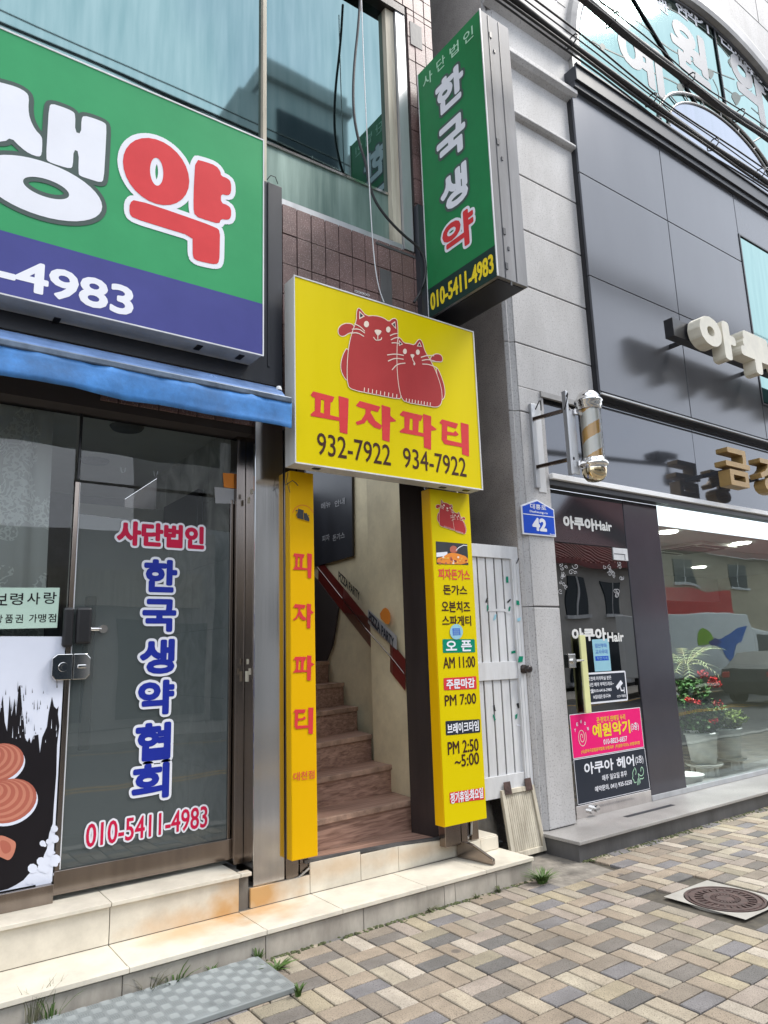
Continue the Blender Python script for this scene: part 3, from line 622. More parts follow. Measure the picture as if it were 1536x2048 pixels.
class WP:
    a = 'w'
    def pt(s, uv, off=0): return onwall(uv[0], uv[1], .025+off*.5)
def wall_word(word, x0, y0, x1, y1, h, m, bgm=None):
    V, F = glyphs(word); V, F = grow_shape(V, F, .03)
    xs = [v.x for v in V]; ys = [v.y for v in V]; A = Art(WP())
    T = [Vector((x0+(v.x-min(xs))/(max(xs)-min(xs))*(x1-x0), y0+(v.x-min(xs))/(max(xs)-min(xs))*(y1-y0)-(v.y-min(ys))/(max(ys)-min(ys))*h)) for v in V]
    if bgm: A.put([Vector((x0-4, y0-h-4)), Vector((x1+4, y1-h-4)), Vector((x1+4, y1+3)), Vector((x0-4, y0+3))], [[0, 1, 2, 3]], bgm, .01)
    A.put(T, F, m, .03); return A
wall_word('PIZZA PARTY', 684, 1160, 726, 1202, 18, 'black').build('wall_lettering', rail)
A = wall_word('PIZZA PARTY', 746, 1243, 796, 1297, 21, 'navyblack', 'silver_v'); A.put([Vector(q) for q in smooth([(764, 1232), (776, 1213), (787, 1222), (789, 1240), (783, 1252)], 1)][::-1], [list(range(10))], 'orange_v', .02); A.build('wall_lettering', rail)
bd = MB(); q = [Wx(612, 925, 3.67), Wx(703, 925, 3.67), Wx(705, 1112, 3.67), Wx(612, 1138, 3.67)]; bd.prism(q, (.02, 0, 0)); board = bd.build('menu_board', 'char', B)  # board enlarged so its dark face also covers the shaded stair top
dpn = MB(); dpn.prism([Wx(a_, b_, 3.672) for a_, b_ in ((612, 1140), (640, 1166), (676, 1216), (664, 1290), (646, 1335), (612, 1368))], (.02, 0, 0)); dpn.build('stair_shade_sheet', 'shade_wall', B)  # dark sheet added on the wall where the stairwell lies in shade
PB = Plane('x', 3.668); a = Art(PB); a.text('메뉴', 643, 662, 1010, 13, 'silver_v', .004, .02); a.text('안내', 670, 690, 1005, 13, 'silver_v', .004, .02); a.text('피자', 645, 660, 1076, 13, 'silver_v', .004, .02); a.text('돈가스', 666, 690, 1073, 13, 'silver_v', .004, .02); a.build('lettering', board)

# ================================================================ SIGNS
# big green and violet fascia sign
T = thing('fascia_sign', (0, 3.8, 3.395), 'big green and violet-blue lightbox sign above the awning with huge white and red letters', 'sign')
c = MB(); c.box(-3.2, 1.868, 3.803, 3.99, 3.397, 4.918); cab = c.build('cabinet', 'cab_white', T, bevel=.004)
PS = Plane('y', 3.80); f = Art(PS)
f.put([Vector(q) for q in ((-3.2, 3.665), (1.868, 3.665), (1.868, 4.918), (-3.2, 4.918))], [[0,1,2,3]], 'sign_green', 0)
f.put([Vector(q) for q in ((-3.2, 3.397), (1.868, 3.397), (1.868, 3.742), (-3.2, 3.742))], [[0,1,2,3]], 'sign_blue', .0015)
f.build('face', T)
c = MB(); c.box(-3.2, 1.874, 3.796, 3.806, 4.914, 4.924); c.box(-3.2, 1.874, 3.796, 3.806, 3.391, 3.399); c.box(1.866, 1.874, 3.796, 3.806, 3.399, 4.914); c.build('edge_trim', 'white_metal', T)
for x, y in ((.69, 3.93), (1.47, 3.86), (1.74, 3.86), (.1, 3.88)): MB().box(x, x+.035, y, y+.07, 3.392, 3.3975).build('slot', 'black', T)
a = Art(PS); K = 2.56
def P1(pts): return PS.pts(pts, K)
yak = [P1(smooth([(1000, 818), (1050, 830), (1105, 850), (1128, 880), (1130, 902), (1165, 915), (1182, 935), (1182, 990), (1165, 1004), (1130, 993), (1130, 1040), (1165, 1052), (1182, 1070), (1182, 1115), (1165, 1128), (1130, 1122), (1121, 1148), (1060, 1130), (996, 1108), (988, 1060), (992, 930)], 1)),
       P1(smooth([(690, 1022), (900, 1092), (1105, 1165), (1125, 1185), (1124, 1260), (1122, 1340), (1105, 1356), (1050, 1346), (996, 1332), (985, 1310), (985, 1260), (984, 1212), (830, 1165), (680, 1118), (661, 1095), (663, 1040)], 1))]
V, F = union(yak)
ring_o = P1(ellipse(798, 880, 170, 50, 0, 165)); ring_i = P1(ellipse(801, 881, 34, 9, 0, 71))
def ring(o, i): return [[o[k], o[(k+1) % len(o)], i[(k+1) % len(i)], i[k]] for k in range(len(o))]
Vr, Fr = union(yak+ring(ring_o, ring_i))
V2, F2 = grow_shape(Vr, Fr, .031); a.seg(); a.put(V2, F2, 'white_v', .003); a.put(Vr, Fr, 'red_v', .0045)
saeng = [P1(smooth([(-20, 420), (0, 424), (85, 447), (135, 475), (148, 500), (144, 560), (152, 610), (178, 665), (212, 700), (216, 725), (213, 795), (198, 806), (150, 790), (105, 757), (55, 706), (20, 730), (-60, 720), (-160, 690), (-165, 620), (-90, 590), (-40, 520), (-30, 440)], 1)),
         P1(smooth([(265, 533), (320, 550), (372, 572), (385, 590), (383, 678), (414, 688), (416, 610), (428, 594), (480, 608), (535, 630), (545, 648), (538, 790), (530, 922), (515, 937), (460, 920), (410, 904), (400, 890), (403, 778), (376, 768), (372, 852), (360, 866), (300, 850), (245, 830), (235, 812), (242, 680), (250, 548)], 1))] + ring(P1(ellipse(205, 965, 317, 95, 0, 141, 40)), P1(ellipse(235, 965, 118, 35, 0, 46, 40)))
Vs, Fs = union(saeng); V2, F2 = grow_shape(Vs, Fs, .026); a.seg(); a.put(V2, F2, 'dkgrey_v', .003); a.put(Vs, Fs, 'white_v', .0045)
a.text('-4983', -8, 267, 571, 62, 'white_v', .003, .04, None, 0, .96, .24)
a.textuv('010', -1.32, -.72, 3.47, 3.66, 'white_v', .003, .05); a.textuv('5411', -.5, .30, 3.47, 3.66, 'white_v', .003, .05)
for i, ch in enumerate('한국'): a.textuv(ch, -2.55+i*1.15, -1.6+i*1.15, 3.88, 4.80, 'white_v', .003, .07, 'dkgrey_v', .05)
a.build('lettering', T)
# dark panel behind it
c = MB(); c.box(-3.3, 2.112, 4.0, 4.14, 3.30, 4.785); c.box(-3.3, 1.7, 3.995, 4.0, 3.3, 3.39); c.box(2.0, 2.015, 3.99, 4.0, 3.42, 4.78); pnl = c.build('backing_panel', 'char', base=(0, 4.0, 3.3), label='charcoal metal backing panel behind the big green sign', cat='panel', bevel=.003)
wr = MB(); wr.tube([(1.99, 3.99, 4.79), (2.01, 3.97, 4.82), (2.05, 3.98, 4.83), (2.08, 4.0, 4.80)], .003, 6); wr.build('loose_wire', 'cable', pnl)

# awning
T = thing('awning', (0, 3.9, 2.94), 'blue roll-up fabric awning with hanging valance over the glass shopfront', 'awning')
ys0, nseg = 3.745, 60; X0, X1 = -3.4, 2.04
va = MB(); rows = 5; V = []
for j in range(rows+1):
    for i in range(nseg+1):
        x = X0+(X1-X0)*i/nseg; t = j/rows; zt, zb = 3.10, 2.938+.006*math.sin(x*3.1)+.005*math.sin(x*11)
        V.append((x, ys0+.010*math.sin(x*6.3+1.0)*t+.004*math.sin(x*17+t*3)+.003*math.sin(x*31+t*6)+.007*math.sin(t*5+x*2.4)*t, zt*(1-t)+zb*t))
va.add(V, [(j*(nseg+1)+i, j*(nseg+1)+i+1, (j+1)*(nseg+1)+i+1, (j+1)*(nseg+1)+i) for j in range(rows) for i in range(nseg)], 0, True)
vo = va.build('valance', 'awning', T); so_ = vo.modifiers.new('solid', 'SOLIDIFY'); so_.thickness = .003
c = MB(); c.box(X0, X1, 3.735, 3.765, 3.095, 3.135); c.build('front_bar', 'awning_dirt', T, bevel=.008)
c = MB(); V = []; n = 10
pr = [(3.765, 3.13), (3.79, 3.165), (3.83, 3.205), (3.87, 3.235), (3.92, 3.25), (3.97, 3.245), (3.97, 3.15), (3.80, 3.11)]
c.prism([(X0, y, z) for y, z in pr], (X1-X0-.02, 0, 0)); c.build('roll', 'awn_top', T, bevel=.012)
c = MB(); c.lathe((2.0, 3.84, 3.205), [(.0, .03), (.014, .026), (.02, .01), (.02, 0)], 12); c.build('end_bolt', 'white_metal', T)

# yellow main sign
CATS_DONE = {}
def cats(art, fn, red, line, o1, wline, detail=True, dark='navyblack'):
    """two seated cats drawn in outline; fn maps drawing coordinates to the sign plane"""
    g = lambda pts: [fn(p) for p in pts]
    tailL = smooth([(560, 368), (520, 357), (480, 366), (456, 392), (456, 425), (475, 443), (500, 438), (522, 420), (555, 415)], 2)
    hipL = smooth([(520, 515), (492, 555), (473, 620), (475, 672), (492, 712), (520, 745), (530, 640)], 2)
    tailR = smooth([(1065, 612), (1078, 577), (1105, 562), (1135, 565), (1149, 585), (1148, 614), (1112, 610)], 2)
    hipR = smooth([(1105, 640), (1137, 700), (1162, 780), (1166, 830), (1156, 862), (1135, 865), (1130, 790)], 2)
    big = smooth([(578, 340), (577, 290), (585, 258), (600, 262), (640, 312), (700, 308), (755, 322), (792, 350), (815, 329), (836, 327), (848, 345), (850, 450), (846, 560), (846, 650), (856, 760), (872, 845), (860, 862), (700, 830), (548, 800), (516, 770), (514, 640), (524, 520), (545, 425)], 1)
    small = smooth([(848, 490), (855, 458), (868, 458), (890, 492), (930, 496), (962, 506), (985, 472), (1000, 466), (1015, 488), (1026, 535), (1050, 580), (1075, 620), (1112, 700), (1140, 790), (1146, 860), (1136, 902), (1105, 917), (1040, 905), (900, 882), (874, 850), (856, 765), (846, 640)], 1)
    for i, sh in enumerate((tailL, hipL, tailR, hipR, big, small)):
        V, F = union([g(sh)]); V2, F2 = grow_shape(V, F, wline); art.put(V2, F2, line, o1+.0007*i); art.put(V, F, red, o1+.0007*i+.0003)
    if not detail: return
    o = o1+.0052
    L = lambda pts: art.polys(stroke([fn(p) for p in pts], wline*1.25), line, o)
    for e in ((640, 364, 17, 21), (786, 400, 15, 20), (897, 546, 13, 18), (983, 551, 13, 18), (960, 628, 6, 10)): art.poly(g(ellipse(e[0], e[1], e[2], 0, 0, e[3], 18)), line, o)
    for n_ in ([(692, 404), (715, 399), (742, 408), (737, 424), (717, 444), (700, 424)], [(932, 566), (948, 563), (963, 570), (955, 584), (948, 594), (938, 582)]): art.poly(g(smooth(n_, 1)), line, o)
    for t in ([(592, 275), (592, 332), (630, 312)], [(806, 362), (832, 345), (838, 398)], [(857, 470), (857, 510), (884, 498)], [(995, 480), (976, 512), (1010, 515)]):
        c_ = sum((Vector(q) for q in t), Vector((0, 0)))/3
        art.poly(g(t), line, o); art.poly(g([c_+(Vector(q)-c_)*.55 for q in t]), dark, o+.001)
    for s_ in ([(688, 452), (700, 470), (715, 472), (738, 468), (742, 455)], [(716, 440), (716, 470)], [(948, 592), (950, 605), (958, 615)],
               [(560, 362), (600, 380), (628, 410)], [(545, 398), (590, 395), (628, 422)], [(535, 425), (580, 420), (622, 445)], [(800, 440), (820, 430), (850, 425)], [(805, 468), (830, 455), (858, 452)], [(810, 490), (830, 488), (855, 492)],
               [(780, 570), (830, 562), (888, 572)], [(786, 610), (830, 590), (886, 598)], [(812, 668), (845, 630), (898, 624)], [(1005, 585), (1045, 572), (1090, 575)], [(1012, 606), (1050, 598), (1100, 612)], [(1015, 630), (1060, 632), (1110, 655)]):
        L(smooth(s_, 2, False))
    for k in range(9): x = 625+k*27; L([(x, 812+k*5.5), (x+2, 790+k*5.5)])
    for k in range(9): x = 905+k*20; L([(x, 880+k*3.4), (x+2, 862+k*3.4)])
PIJA = {'피': [[(275, 835), (290, 815), (425, 850), (412, 880), (285, 846)], [(303, 840), (337, 850), (332, 966), (302, 960)], [(364, 858), (401, 868), (396, 985), (364, 976)], [(273, 966), (296, 946), (468, 990), (468, 1006), (276, 972)], [(460, 845), (521, 862), (513, 1092), (468, 1080)]],
        '자': [[(577, 905), (600, 879), (732, 915), (718, 945), (590, 912)], [(640, 922), (673, 930), (662, 975), (628, 1020), (582, 1032), (575, 1018), (612, 1004), (640, 960)], [(645, 980), (672, 960), (702, 1010), (743, 1040), (735, 1060), (695, 1048), (660, 1015)], [(747, 905), (801, 922), (795, 1145), (752, 1132)], [(797, 972), (838, 1008), (796, 1012)]],
        '파': [[(869, 966), (888, 945), (1016, 975), (1005, 1005), (880, 973)], [(899, 970), (931, 979), (926, 1076), (899, 1068)], [(955, 985), (991, 993), (986, 1092), (955, 1083)], [(868, 1078), (892, 1060), (1035, 1097), (1035, 1112), (870, 1082)], [(1024, 965), (1073, 980), (1072, 1197), (1030, 1183)], [(1071, 1036), (1109, 1064), (1071, 1072)]],
        '티': [[(1134, 1020), (1148, 1001), (1252, 1029), (1240, 1056), (1145, 1026)], [(1150, 1022), (1181, 1031), (1178, 1142), (1148, 1133)], [(1165, 1078), (1225, 1090), (1238, 1078), (1256, 1098), (1242, 1106), (1165, 1096)], [(1147, 1130), (1290, 1163), (1288, 1182), (1165, 1160)], [(1275, 1022), (1323, 1035), (1326, 1242), (1285, 1228)]]}
PY = Plane('y', 3.80)
T = thing('shop_sign', (2.9, 3.8, 2.72), 'yellow lightbox sign above the stair entrance with two red cats and four red letters', 'sign', None)
c = MB(); c.box(2.092, 3.683, 3.803, 3.935, 2.735, 4.008); c.build('cabinet', 'cab_white', T, bevel=.004)
c = MB(); c.quad((2.097, 3.80, 2.742), (3.677, 3.80, 2.742), (3.677, 3.80, 4.003), (2.097, 3.80, 4.003)); c.build('face', 'sign_yellow', T)
c = MB(); c.box(2.089, 3.687, 3.795, 3.806, 4.003, 4.012); c.box(2.089, 3.687, 3.795, 3.806, 2.732, 2.741); c.box(2.089, 2.096, 3.795, 3.806, 2.741, 4.003); c.box(3.678, 3.687, 3.795, 3.806, 2.741, 4.003); c.build('edge_trim', 'white_metal', T)
for x, y in ((2.25, 3.84), (3.33, 3.86), (3.55, 3.85)): MB().box(x, x+.05, y, y+.03, 2.729, 2.736).build('slot', 'black', T)
PIJA_UV = {}
a = Art(PY); k4 = 460/1536
cf = lambda p: PY.uv(540+p[0]*k4, 540+p[1]*k4)
cats(a, cf, 'cat_red', 'cat_line', .002, .0055); a.build('cat_emblem', T)
a = Art(PY)
for ch, ps in PIJA.items():
    V, F = union([[cf(p) for p in q] for q in ps]); PIJA_UV[ch] = (V, F); V2, F2 = grow_shape(V, F, .004); a.seg(); a.put(V2, F2, 'red_v', .002)
def dig(art, s_, L, Rr, y, h, m, off, g, sl): art.text(s_, L, Rr, y, h, m, off, g, None, 0, 1.0, sl)
dig(a, '932-7922', 634, 781, 899, 43, 'brown_txt', .002, .008, .14); dig(a, '934-7922', 806, 932, 925, 39, 'brown_txt', .002, .008, .13)
a.build('lettering', T)
# narrow amber column sign, left of the stairs
T = thing('column_sign', (2.27, 4.03, .36), 'narrow amber vertical sign left of the stairs with red letters and small dark cats', 'sign')
c = MB(); c.box(2.178, 2.356, 4.031, 4.098, .365, 2.75); c.build('cabinet', 'amber', T, bevel=.005)
PL = Plane('y', 4.028); a = Art(PL)
for ch, L, Rr, t, b_ in (('피', 586, 624, 1106, 1156), ('자', 586, 628, 1207, 1257), ('파', 586, 629, 1311, 1362), ('티', 587, 627, 1416, 1470)):
    V, F = PIJA_UV[ch]; p0 = PL.uv(L, (t+b_)/2); p1 = PL.uv(Rr, (t+b_)/2); q0 = PL.uv((L+Rr)/2, b_); q1 = PL.uv((L+Rr)/2, t)
    V2, F2 = fit(V, F, p0.x, p1.x, q0.y, q1.y); a.seg(); a.put(V2, F2, 'red_v', .001)
a.text('대천점', 587, 629, 1551, 17, 'orange_txt', .001, .012)
a.build('lettering', T)
def cfit(plane, L, Rr, t, b_):
    A0 = plane.uv(L, (t+b_)/2).x; A1 = plane.uv(Rr, (t+b_)/2).x; B1 = plane.uv((L+Rr)/2, t).y; B0 = plane.uv((L+Rr)/2, b_).y
    # undo the drawing's perspective slope
    return lambda p: Vector((A0+(p[0]-450)/720*(A1-A0), B1-(p[1]-250-.22*(p[0]-450)*0)/670*(B1-B0)))
a = Art(PL); cats(a, cfit(PL, 591, 619, 1017, 1042), 'char', 'amber', .001, .002, False)
arc = [PL.uv(*p) for p in smooth([(585, 1026), (590, 1015), (603, 1009), (617, 1013), (627, 1026)], 2, False)]; a.polys(stroke(arc, .003), 'orange_txt', .001); a.build('cat_emblem', T)
c = MB(); c.tube([Wy(571, 970, 4.02), Wy(585, 961, 4.0), Wy(592, 966, 4.01), Wy(596, 971, 4.0)], .003, 6); c.tube([Wy(576, 944, 4.02), Wy(573, 962, 4.02), Wy(580, 985, 4.02)], .002, 6); c.build('loose_wire', 'cable', T)
# wider yellow menu column, right of the stairs
T = thing('menu_sign', (3.5, 3.95, .38), 'yellow vertical menu sign right of the stairs listing dishes and opening hours', 'sign')
c = MB(); c.box(3.292, 3.685, 3.953, 4.05, .392, 2.735); c.build('cabinet', ['amber'], T, bevel=.005)
c = MB(); c.quad((3.296, 3.950, .396), (3.681, 3.950, .396), (3.681, 3.950, 2.731), (3.296, 3.950, 2.731)); c.build('face', 'sign_yellow', T)
PM = Plane('y', 3.950)
a = Art(PM); cats(a, cfit(PM, 872, 931, 1002, 1066), 'cat_red', 'cat_line', .0015, .0022); a.build('cat_emblem', T)
a = Art(PM); QM = lambda x, y: PM.uv(820+x/5.12, 960+y/5.12)
a.poly([QM(262, 628), QM(585, 655), QM(597, 870), QM(272, 862)], 'char', .0015)
a.poly([QM(268, 745), QM(380, 735), QM(382, 775), QM(270, 790)], 'white_v', .002)
a.poly([QM(p[0], p[1]) for p in smooth([(272, 800), (330, 790), (400, 745), (480, 750), (592, 790), (596, 866), (276, 858)], 1)], 'orange_v', .0025)
a.poly([QM(p[0], p[1]) for p in smooth([(405, 690), (440, 668), (480, 690), (485, 740), (430, 750), (405, 730)], 2)], 'brown_v', .003)
for i in range(26):
    x, y = random.uniform(285, 580), random.uniform(785, 855); a.poly([QM(*q) for q in ngon((x, y), random.uniform(6, 13), 7)], random.choice(['pole_gold', 'brown_v', 'gold_letter', 'darkred_v', 'cat_line']), .0032+i*.00004)
a.polys(stroke([QM(470, 720), QM(500, 690), QM(545, 668), QM(580, 672)], .006), 'white_v', .0034)
a.build('food_picture', T)
a = Art(PM)
def row(s_, L, Rr, t, b_, m, g=.02, sl=0): a.text(s_, L, Rr, (t+b_)/2, b_-t, m, .002, g, None, 0, 1.0, sl)
row('피자돈가스', 876.5, 939.5, 1138, 1160, 'orange_txt', .03); row('돈가스', 886, 934, 1170, 1190, 'brown_txt', .03)
row('오븐치즈', 883, 940, 1202, 1225, 'brown_txt', .025); row('스파게티', 884, 942, 1231, 1252, 'brown_txt', .025)
row('AM 11:00', 886, 950, 1313, 1336, 'brown_txt', .02); row('PM 7:00', 889, 952, 1388, 1410, 'brown_txt', .02)
row('PM 2:50', 895, 957, 1480, 1506, 'brown_txt', .02); row('~5:00', 909, 958, 1507, 1532, 'brown_txt', .02)
def plaque(s_, q, m, L, Rr, t, b_, g=.035):
    V, F = union([[PM.uv(*p) for p in q]]); V, F = grow_shape(V, F, .006); a.seg(); a.put(V, F, m, .0015); a.hold = True
    a.text(s_, L, Rr, (t+b_)/2, b_-t, 'white_v', .003, g); a.hold = False
plaque('오 픈', [(886, 1280), (948, 1280), (949, 1303), (887, 1304)], 'green_tape', 891, 943, 1281, 1303)
plaque('주문마감', [(888, 1358), (951, 1354), (952, 1376), (889, 1379)], 'red_v', 892, 949, 1357, 1377)
plaque('브레이크타임', [(892, 1444), (958, 1440), (959, 1463), (893, 1469)], 'navyblack', 894, 957, 1444, 1465, .025)
plaque('정기휴일:화요일', [(900, 1587), (966, 1577), (967, 1597), (901, 1605)], 'red_v', 900, 966, 1580, 1602, .025)
a.seg(); a.poly([PM.uv(*p) for p in ellipse(912, 1263.5, 13, 0, 0, 15.5, 24)], 'leaflet', .0045)
a.poly([PM.uv(*p) for p in [(904, 1257), (919, 1257), (920, 1270), (905, 1271)]], 'addr_blue', .005)
for y in (1260, 1264, 1268): a.polys(stroke([PM.uv(906, y), PM.uv(918, y)], .004), 'mint_v', .0055)
a.build('lettering', T)
c = MB(); c.lathe((3.60, 4.0, 2.735), [(0, .02), (.012, .018), (.012, 0)], 10); c.tube([(3.52, 4.03, .40), (3.53, 4.03, .30), (3.56, 4.03, .27), (3.60, 4.03, .29), (3.61, 4.03, .39)], .009, 8); c.build('cable_loop', 'cab_white', T)

# projecting sign with green face
PX = 3.475
T = thing('projecting_sign', (3.63, 3.7, 4.19), 'tall projecting lightbox sign with green side face and grey aluminium end', 'sign')
c = MB(); c.box(PX+.003, 3.79, 3.30, 4.08, 4.19, 6.46); c.build('cabinet', ['cab_alu'], T, bevel=.004)
c = MB(); c.box(PX+.03, 3.77, 3.33, 4.06, 4.183, 4.19); c.build('bottom_plate', 'black', T)
c = MB()
for x in (3.555, 3.67): c.box(x, x+.006, 3.296, 3.30, 4.2, 6.45)
for z in (6.25, 5.3, 4.55, 4.27):
    c.box(3.56, 3.585, 3.293, 3.30, z, z+.05); c.box(3.60, 3.615, 3.294, 3.30, z-.12, z-.09)
c.build('seam', 'char', T)
c = MB()
for z, w_ in ((5.45, .22), (6.1, .14)): c.box(3.57, 3.66, 3.2975, 3.3005, z-w_/2, z+w_/2)
PG = Plane('x', PX); a = Art(PG)
a.put([Vector(q) for q in ((-4.08, 4.19), (-3.30, 4.19), (-3.30, 6.46), (-4.08, 6.46))], [[0,1,2,3]], 'sign_green2', -.0005)
a.put([Vector(q) for q in ((-4.08, 4.19), (-3.30, 4.19), (-3.30, 4.435), (-4.08, 4.435))], [[0,1,2,3]], 'sign_dkgreen', .001); a.build('face', T)
a = Art(PG); tx = lambda x, y: PG.uv(500+x/2.56, y/2.56)
def xt(ch, L, Rr, yc, h, m, g, out=None, og=0):
    A0 = tx(L, yc); A1 = tx(Rr, yc); B1 = tx((L+Rr)/2, yc-h/2); B0 = tx((L+Rr)/2, yc+h/2)
    a.textuv(ch, A0.x, A1.x, B0.y, B1.y, m, .002, g, out, og)
for ch, L, Rr, yc in (('사', 885, 935, 405), ('단', 955, 1000, 325), ('법', 1022, 1070, 255), ('인', 1092, 1145, 182)): xt(ch, L, Rr, yc, 62, 'mint_v', .01)
for ch, L, Rr, yc, h in (('한', 950, 1098, 460, 185), ('국', 955, 1108, 715, 200), ('생', 975, 1118, 965, 195)): xt(ch, L, Rr, yc, h, 'white_v', .05, 'dkgrey_v', .07)
xt('약', 985, 1150, 1195, 185, 'red_v', .04, 'white_v', .075)
n0 = PG.uv(862, 603); n1 = PG.uv(988, 538); tt = PG.uv(925, 553).y; bb = PG.uv(925, 588).y
a.textuv('010-5411-4983', -4.05, -3.33, 4.235, 4.385, 'yellow_v', .003, .035); a.build('lettering', T)
c = MB(); c.box(PX-.006, PX+.004, 3.294, 3.302, 4.19, 6.462); c.box(PX-.004, PX+.004, 4.076, 4.084, 4.19, 6.46); c.build('edge_trim', 'white_metal', T)
c = MB(); c.box(3.56, 3.70, 4.08, 4.16, 4.35, 4.42); c.box(3.56, 3.70, 4.08, 4.16, 6.1, 6.17); c.build('wall_bracket', 'char', T)
c = MB(); c.box(3.42, 3.73, 4.09, 4.149, 4.10, 5.2); c.box(3.45, 3.74, 3.95, 4.148, 4.02, 4.10); c.build('bracket_plate', 'char', T)

# loose cables down the tiled wall
c = MB(); pts = [Wy(x, y, 4.08) for x, y in ((722, -40), (718, 40), (707, 140), (706, 220), (716, 280), (733, 330), (740, 380), (760, 420), (800, 465), (845, 500), (853, 540), (845, 580), (828, 605))]
c.tube([Vector((p.x, p.y, p.z)) for p in smooth(pts, 2, False)], .011, 8); c.build('hanging_cable', 'cable', base=(2.9, 4.08, 4.2), label='thick black cable hanging loose across the teal upper window', cat='cable')
c = MB(); c.tube(smooth([Wy(x, y, 4.05) for x, y in ((722, -30), (727, 120), (734, 270), (740, 400), (748, 520), (757, 575), (768, 605))], 2, False), .0045, 6); c.build('thin_wire', 'white_metal', base=(2.9, 4.05, 4.0), label='thin white wire hanging down to the yellow cat sign', cat='wire')
c = MB()
for i in range(5): p0 = Wy(712+i*6, 583+i*1.8, 4.13); c.tube([p0+Vector((.014*math.cos(t), 0, .008*math.sin(t))) for t in [k*math.pi/4 for k in range(9)]], .003, 5)
c.build('sign_chain', 'white_metal', base=(2.7, 4.13, 4.1), label='short white chain on the tiles just above the yellow sign', cat='chain')

# ================================================================ ALLEY between the buildings
T = thing('alley_door', (4.1, 4.21, .44), 'white ribbed aluminium door in the narrow alley with scraps of green tape', 'door')
YD = 4.21
c = MB(); c.box(3.735, 4.448, YD, YD+.05, 2.30, 2.405); c.box(4.36, 4.448, YD-.005, YD+.05, .44, 2.30); c.box(3.735, 3.80, YD, YD+.05, .44, 2.30)
c.box(3.80, 4.36, YD+.004, YD+.045, 1.32, 1.46); c.box(3.80, 4.36, YD+.004, YD+.045, .44, .60); c.box(4.375, 4.38, YD-.009, YD-.004, .47, 2.29); c.box(4.41, 4.415, YD-.009, YD-.004, .47, 2.29)
c.build('frame', 'white_metal', T, bevel=.004)
c = MB()
for i in range(6):
    x = 3.80+i*.0945
    for z0, z1 in ((.60, 1.32), (1.46, 2.30)): c.box(x+.008, x+.0875, YD+.018, YD+.03, z0, z1)
    c.box(x-.010, x+.010, YD+.028, YD+.034, .6, 2.3, 1)
c.build('ribbed_panel', ['white_metal', 'char'], T, bevel=.002)
c = MB(); kc = Wy(1045, 1338, YD); c.tube([kc+Vector((0, .0, 0)), kc+Vector((0, -.03, 0)), kc+Vector((0, -.035, 0)), kc+Vector((0, -.06, 0)), kc+Vector((0, -.085, 0)), kc+Vector((0, -.09, 0))], [.036, .034, .018, .03, .028, .018], 16); c.tube([kc+Vector((0, -.09, 0)), kc+Vector((0, -.094, 0))], .009, 10); c.build('knob', 'dark_metal', T)
PA = Plane('y', YD+.016)
KZ = lambda x, y: PA.uv(820+x/5.12, 960+y/5.12)
for i, (q, m) in enumerate((([(982, 988), (1005, 988), (1008, 1050), (985, 1052)], 'green_tape'), ([(770, 1250), (785, 1205), (795, 1210), (782, 1262)], 'black'), ([(990, 1250), (1025, 1215), (1033, 1228), (1003, 1262)], 'black'), ([(785, 1285), (800, 1280), (805, 1330), (790, 1345)], 'green_tape'), ([(1008, 1310), (1020, 1290), (1030, 1300), (1020, 1340), (1005, 1350)], 'green_tape'), ([(795, 1315), (1000, 1322), (1030, 1380), (960, 1345), (795, 1345)], 'white_metal'),
        ([(865, 1380), (885, 1372), (878, 1425), (850, 1440)], 'leaflet'), ([(1035, 1755), (1080, 1745), (1082, 1770), (1038, 1778)], 'green_tape'))):
    A = Art(PA); A.poly([KZ(*p) for p in q], m, .0015); A.build('tape', T)
PA2 = Plane('y', YD-.006); KY = lambda x, y: PA2.uv(820+x/4.653, 1300+y/4.653)
for q, m in (([(1084, 1232), (1112, 1238), (1118, 1280), (1086, 1278)], 'green_tape'), ([(1092, 1420), (1130, 1405), (1125, 1440), (1098, 1450)], 'leaflet'), ([(1110, 1805), (1155, 1805), (1148, 1860), (1100, 1870)], 'green_tape'), ([(1080, 855), (1105, 800), (1112, 806), (1092, 858)], 'black')):
    A = Art(PA2); A.poly([PA2.uv(820+p[0]/5.12, 960+p[1]/5.12) for p in q], m, .0055); A.build('tape', T)
PA = Plane('y', YD+.016)
for q, m in (([(772, 512), (785, 508), (798, 568), (785, 572)], 'black'), ([(990, 500), (1010, 492), (1018, 535), (1005, 545)], 'black'), ([(768, 600), (780, 602), (798, 650), (785, 658)], 'green_tape'), ([(978, 605), (1000, 590), (995, 635), (980, 645)], 'green_tape'), ([(988, 685), (1050, 705), (1045, 712), (995, 705)], 'white_v')):
    A = Art(PA); A.poly([PA.uv(820+p[0]/4.653, 1300+p[1]/4.653) for p in q], m, .0015); A.build('tape', T)
MB().box(3.735, 4.45, 8, 8.1, 0, 11).build('alley_wall', 'shade_wall', base=(4.1, 8, 0), label='end wall far down the narrow alley, depth shade put in its colour', cat='wall')
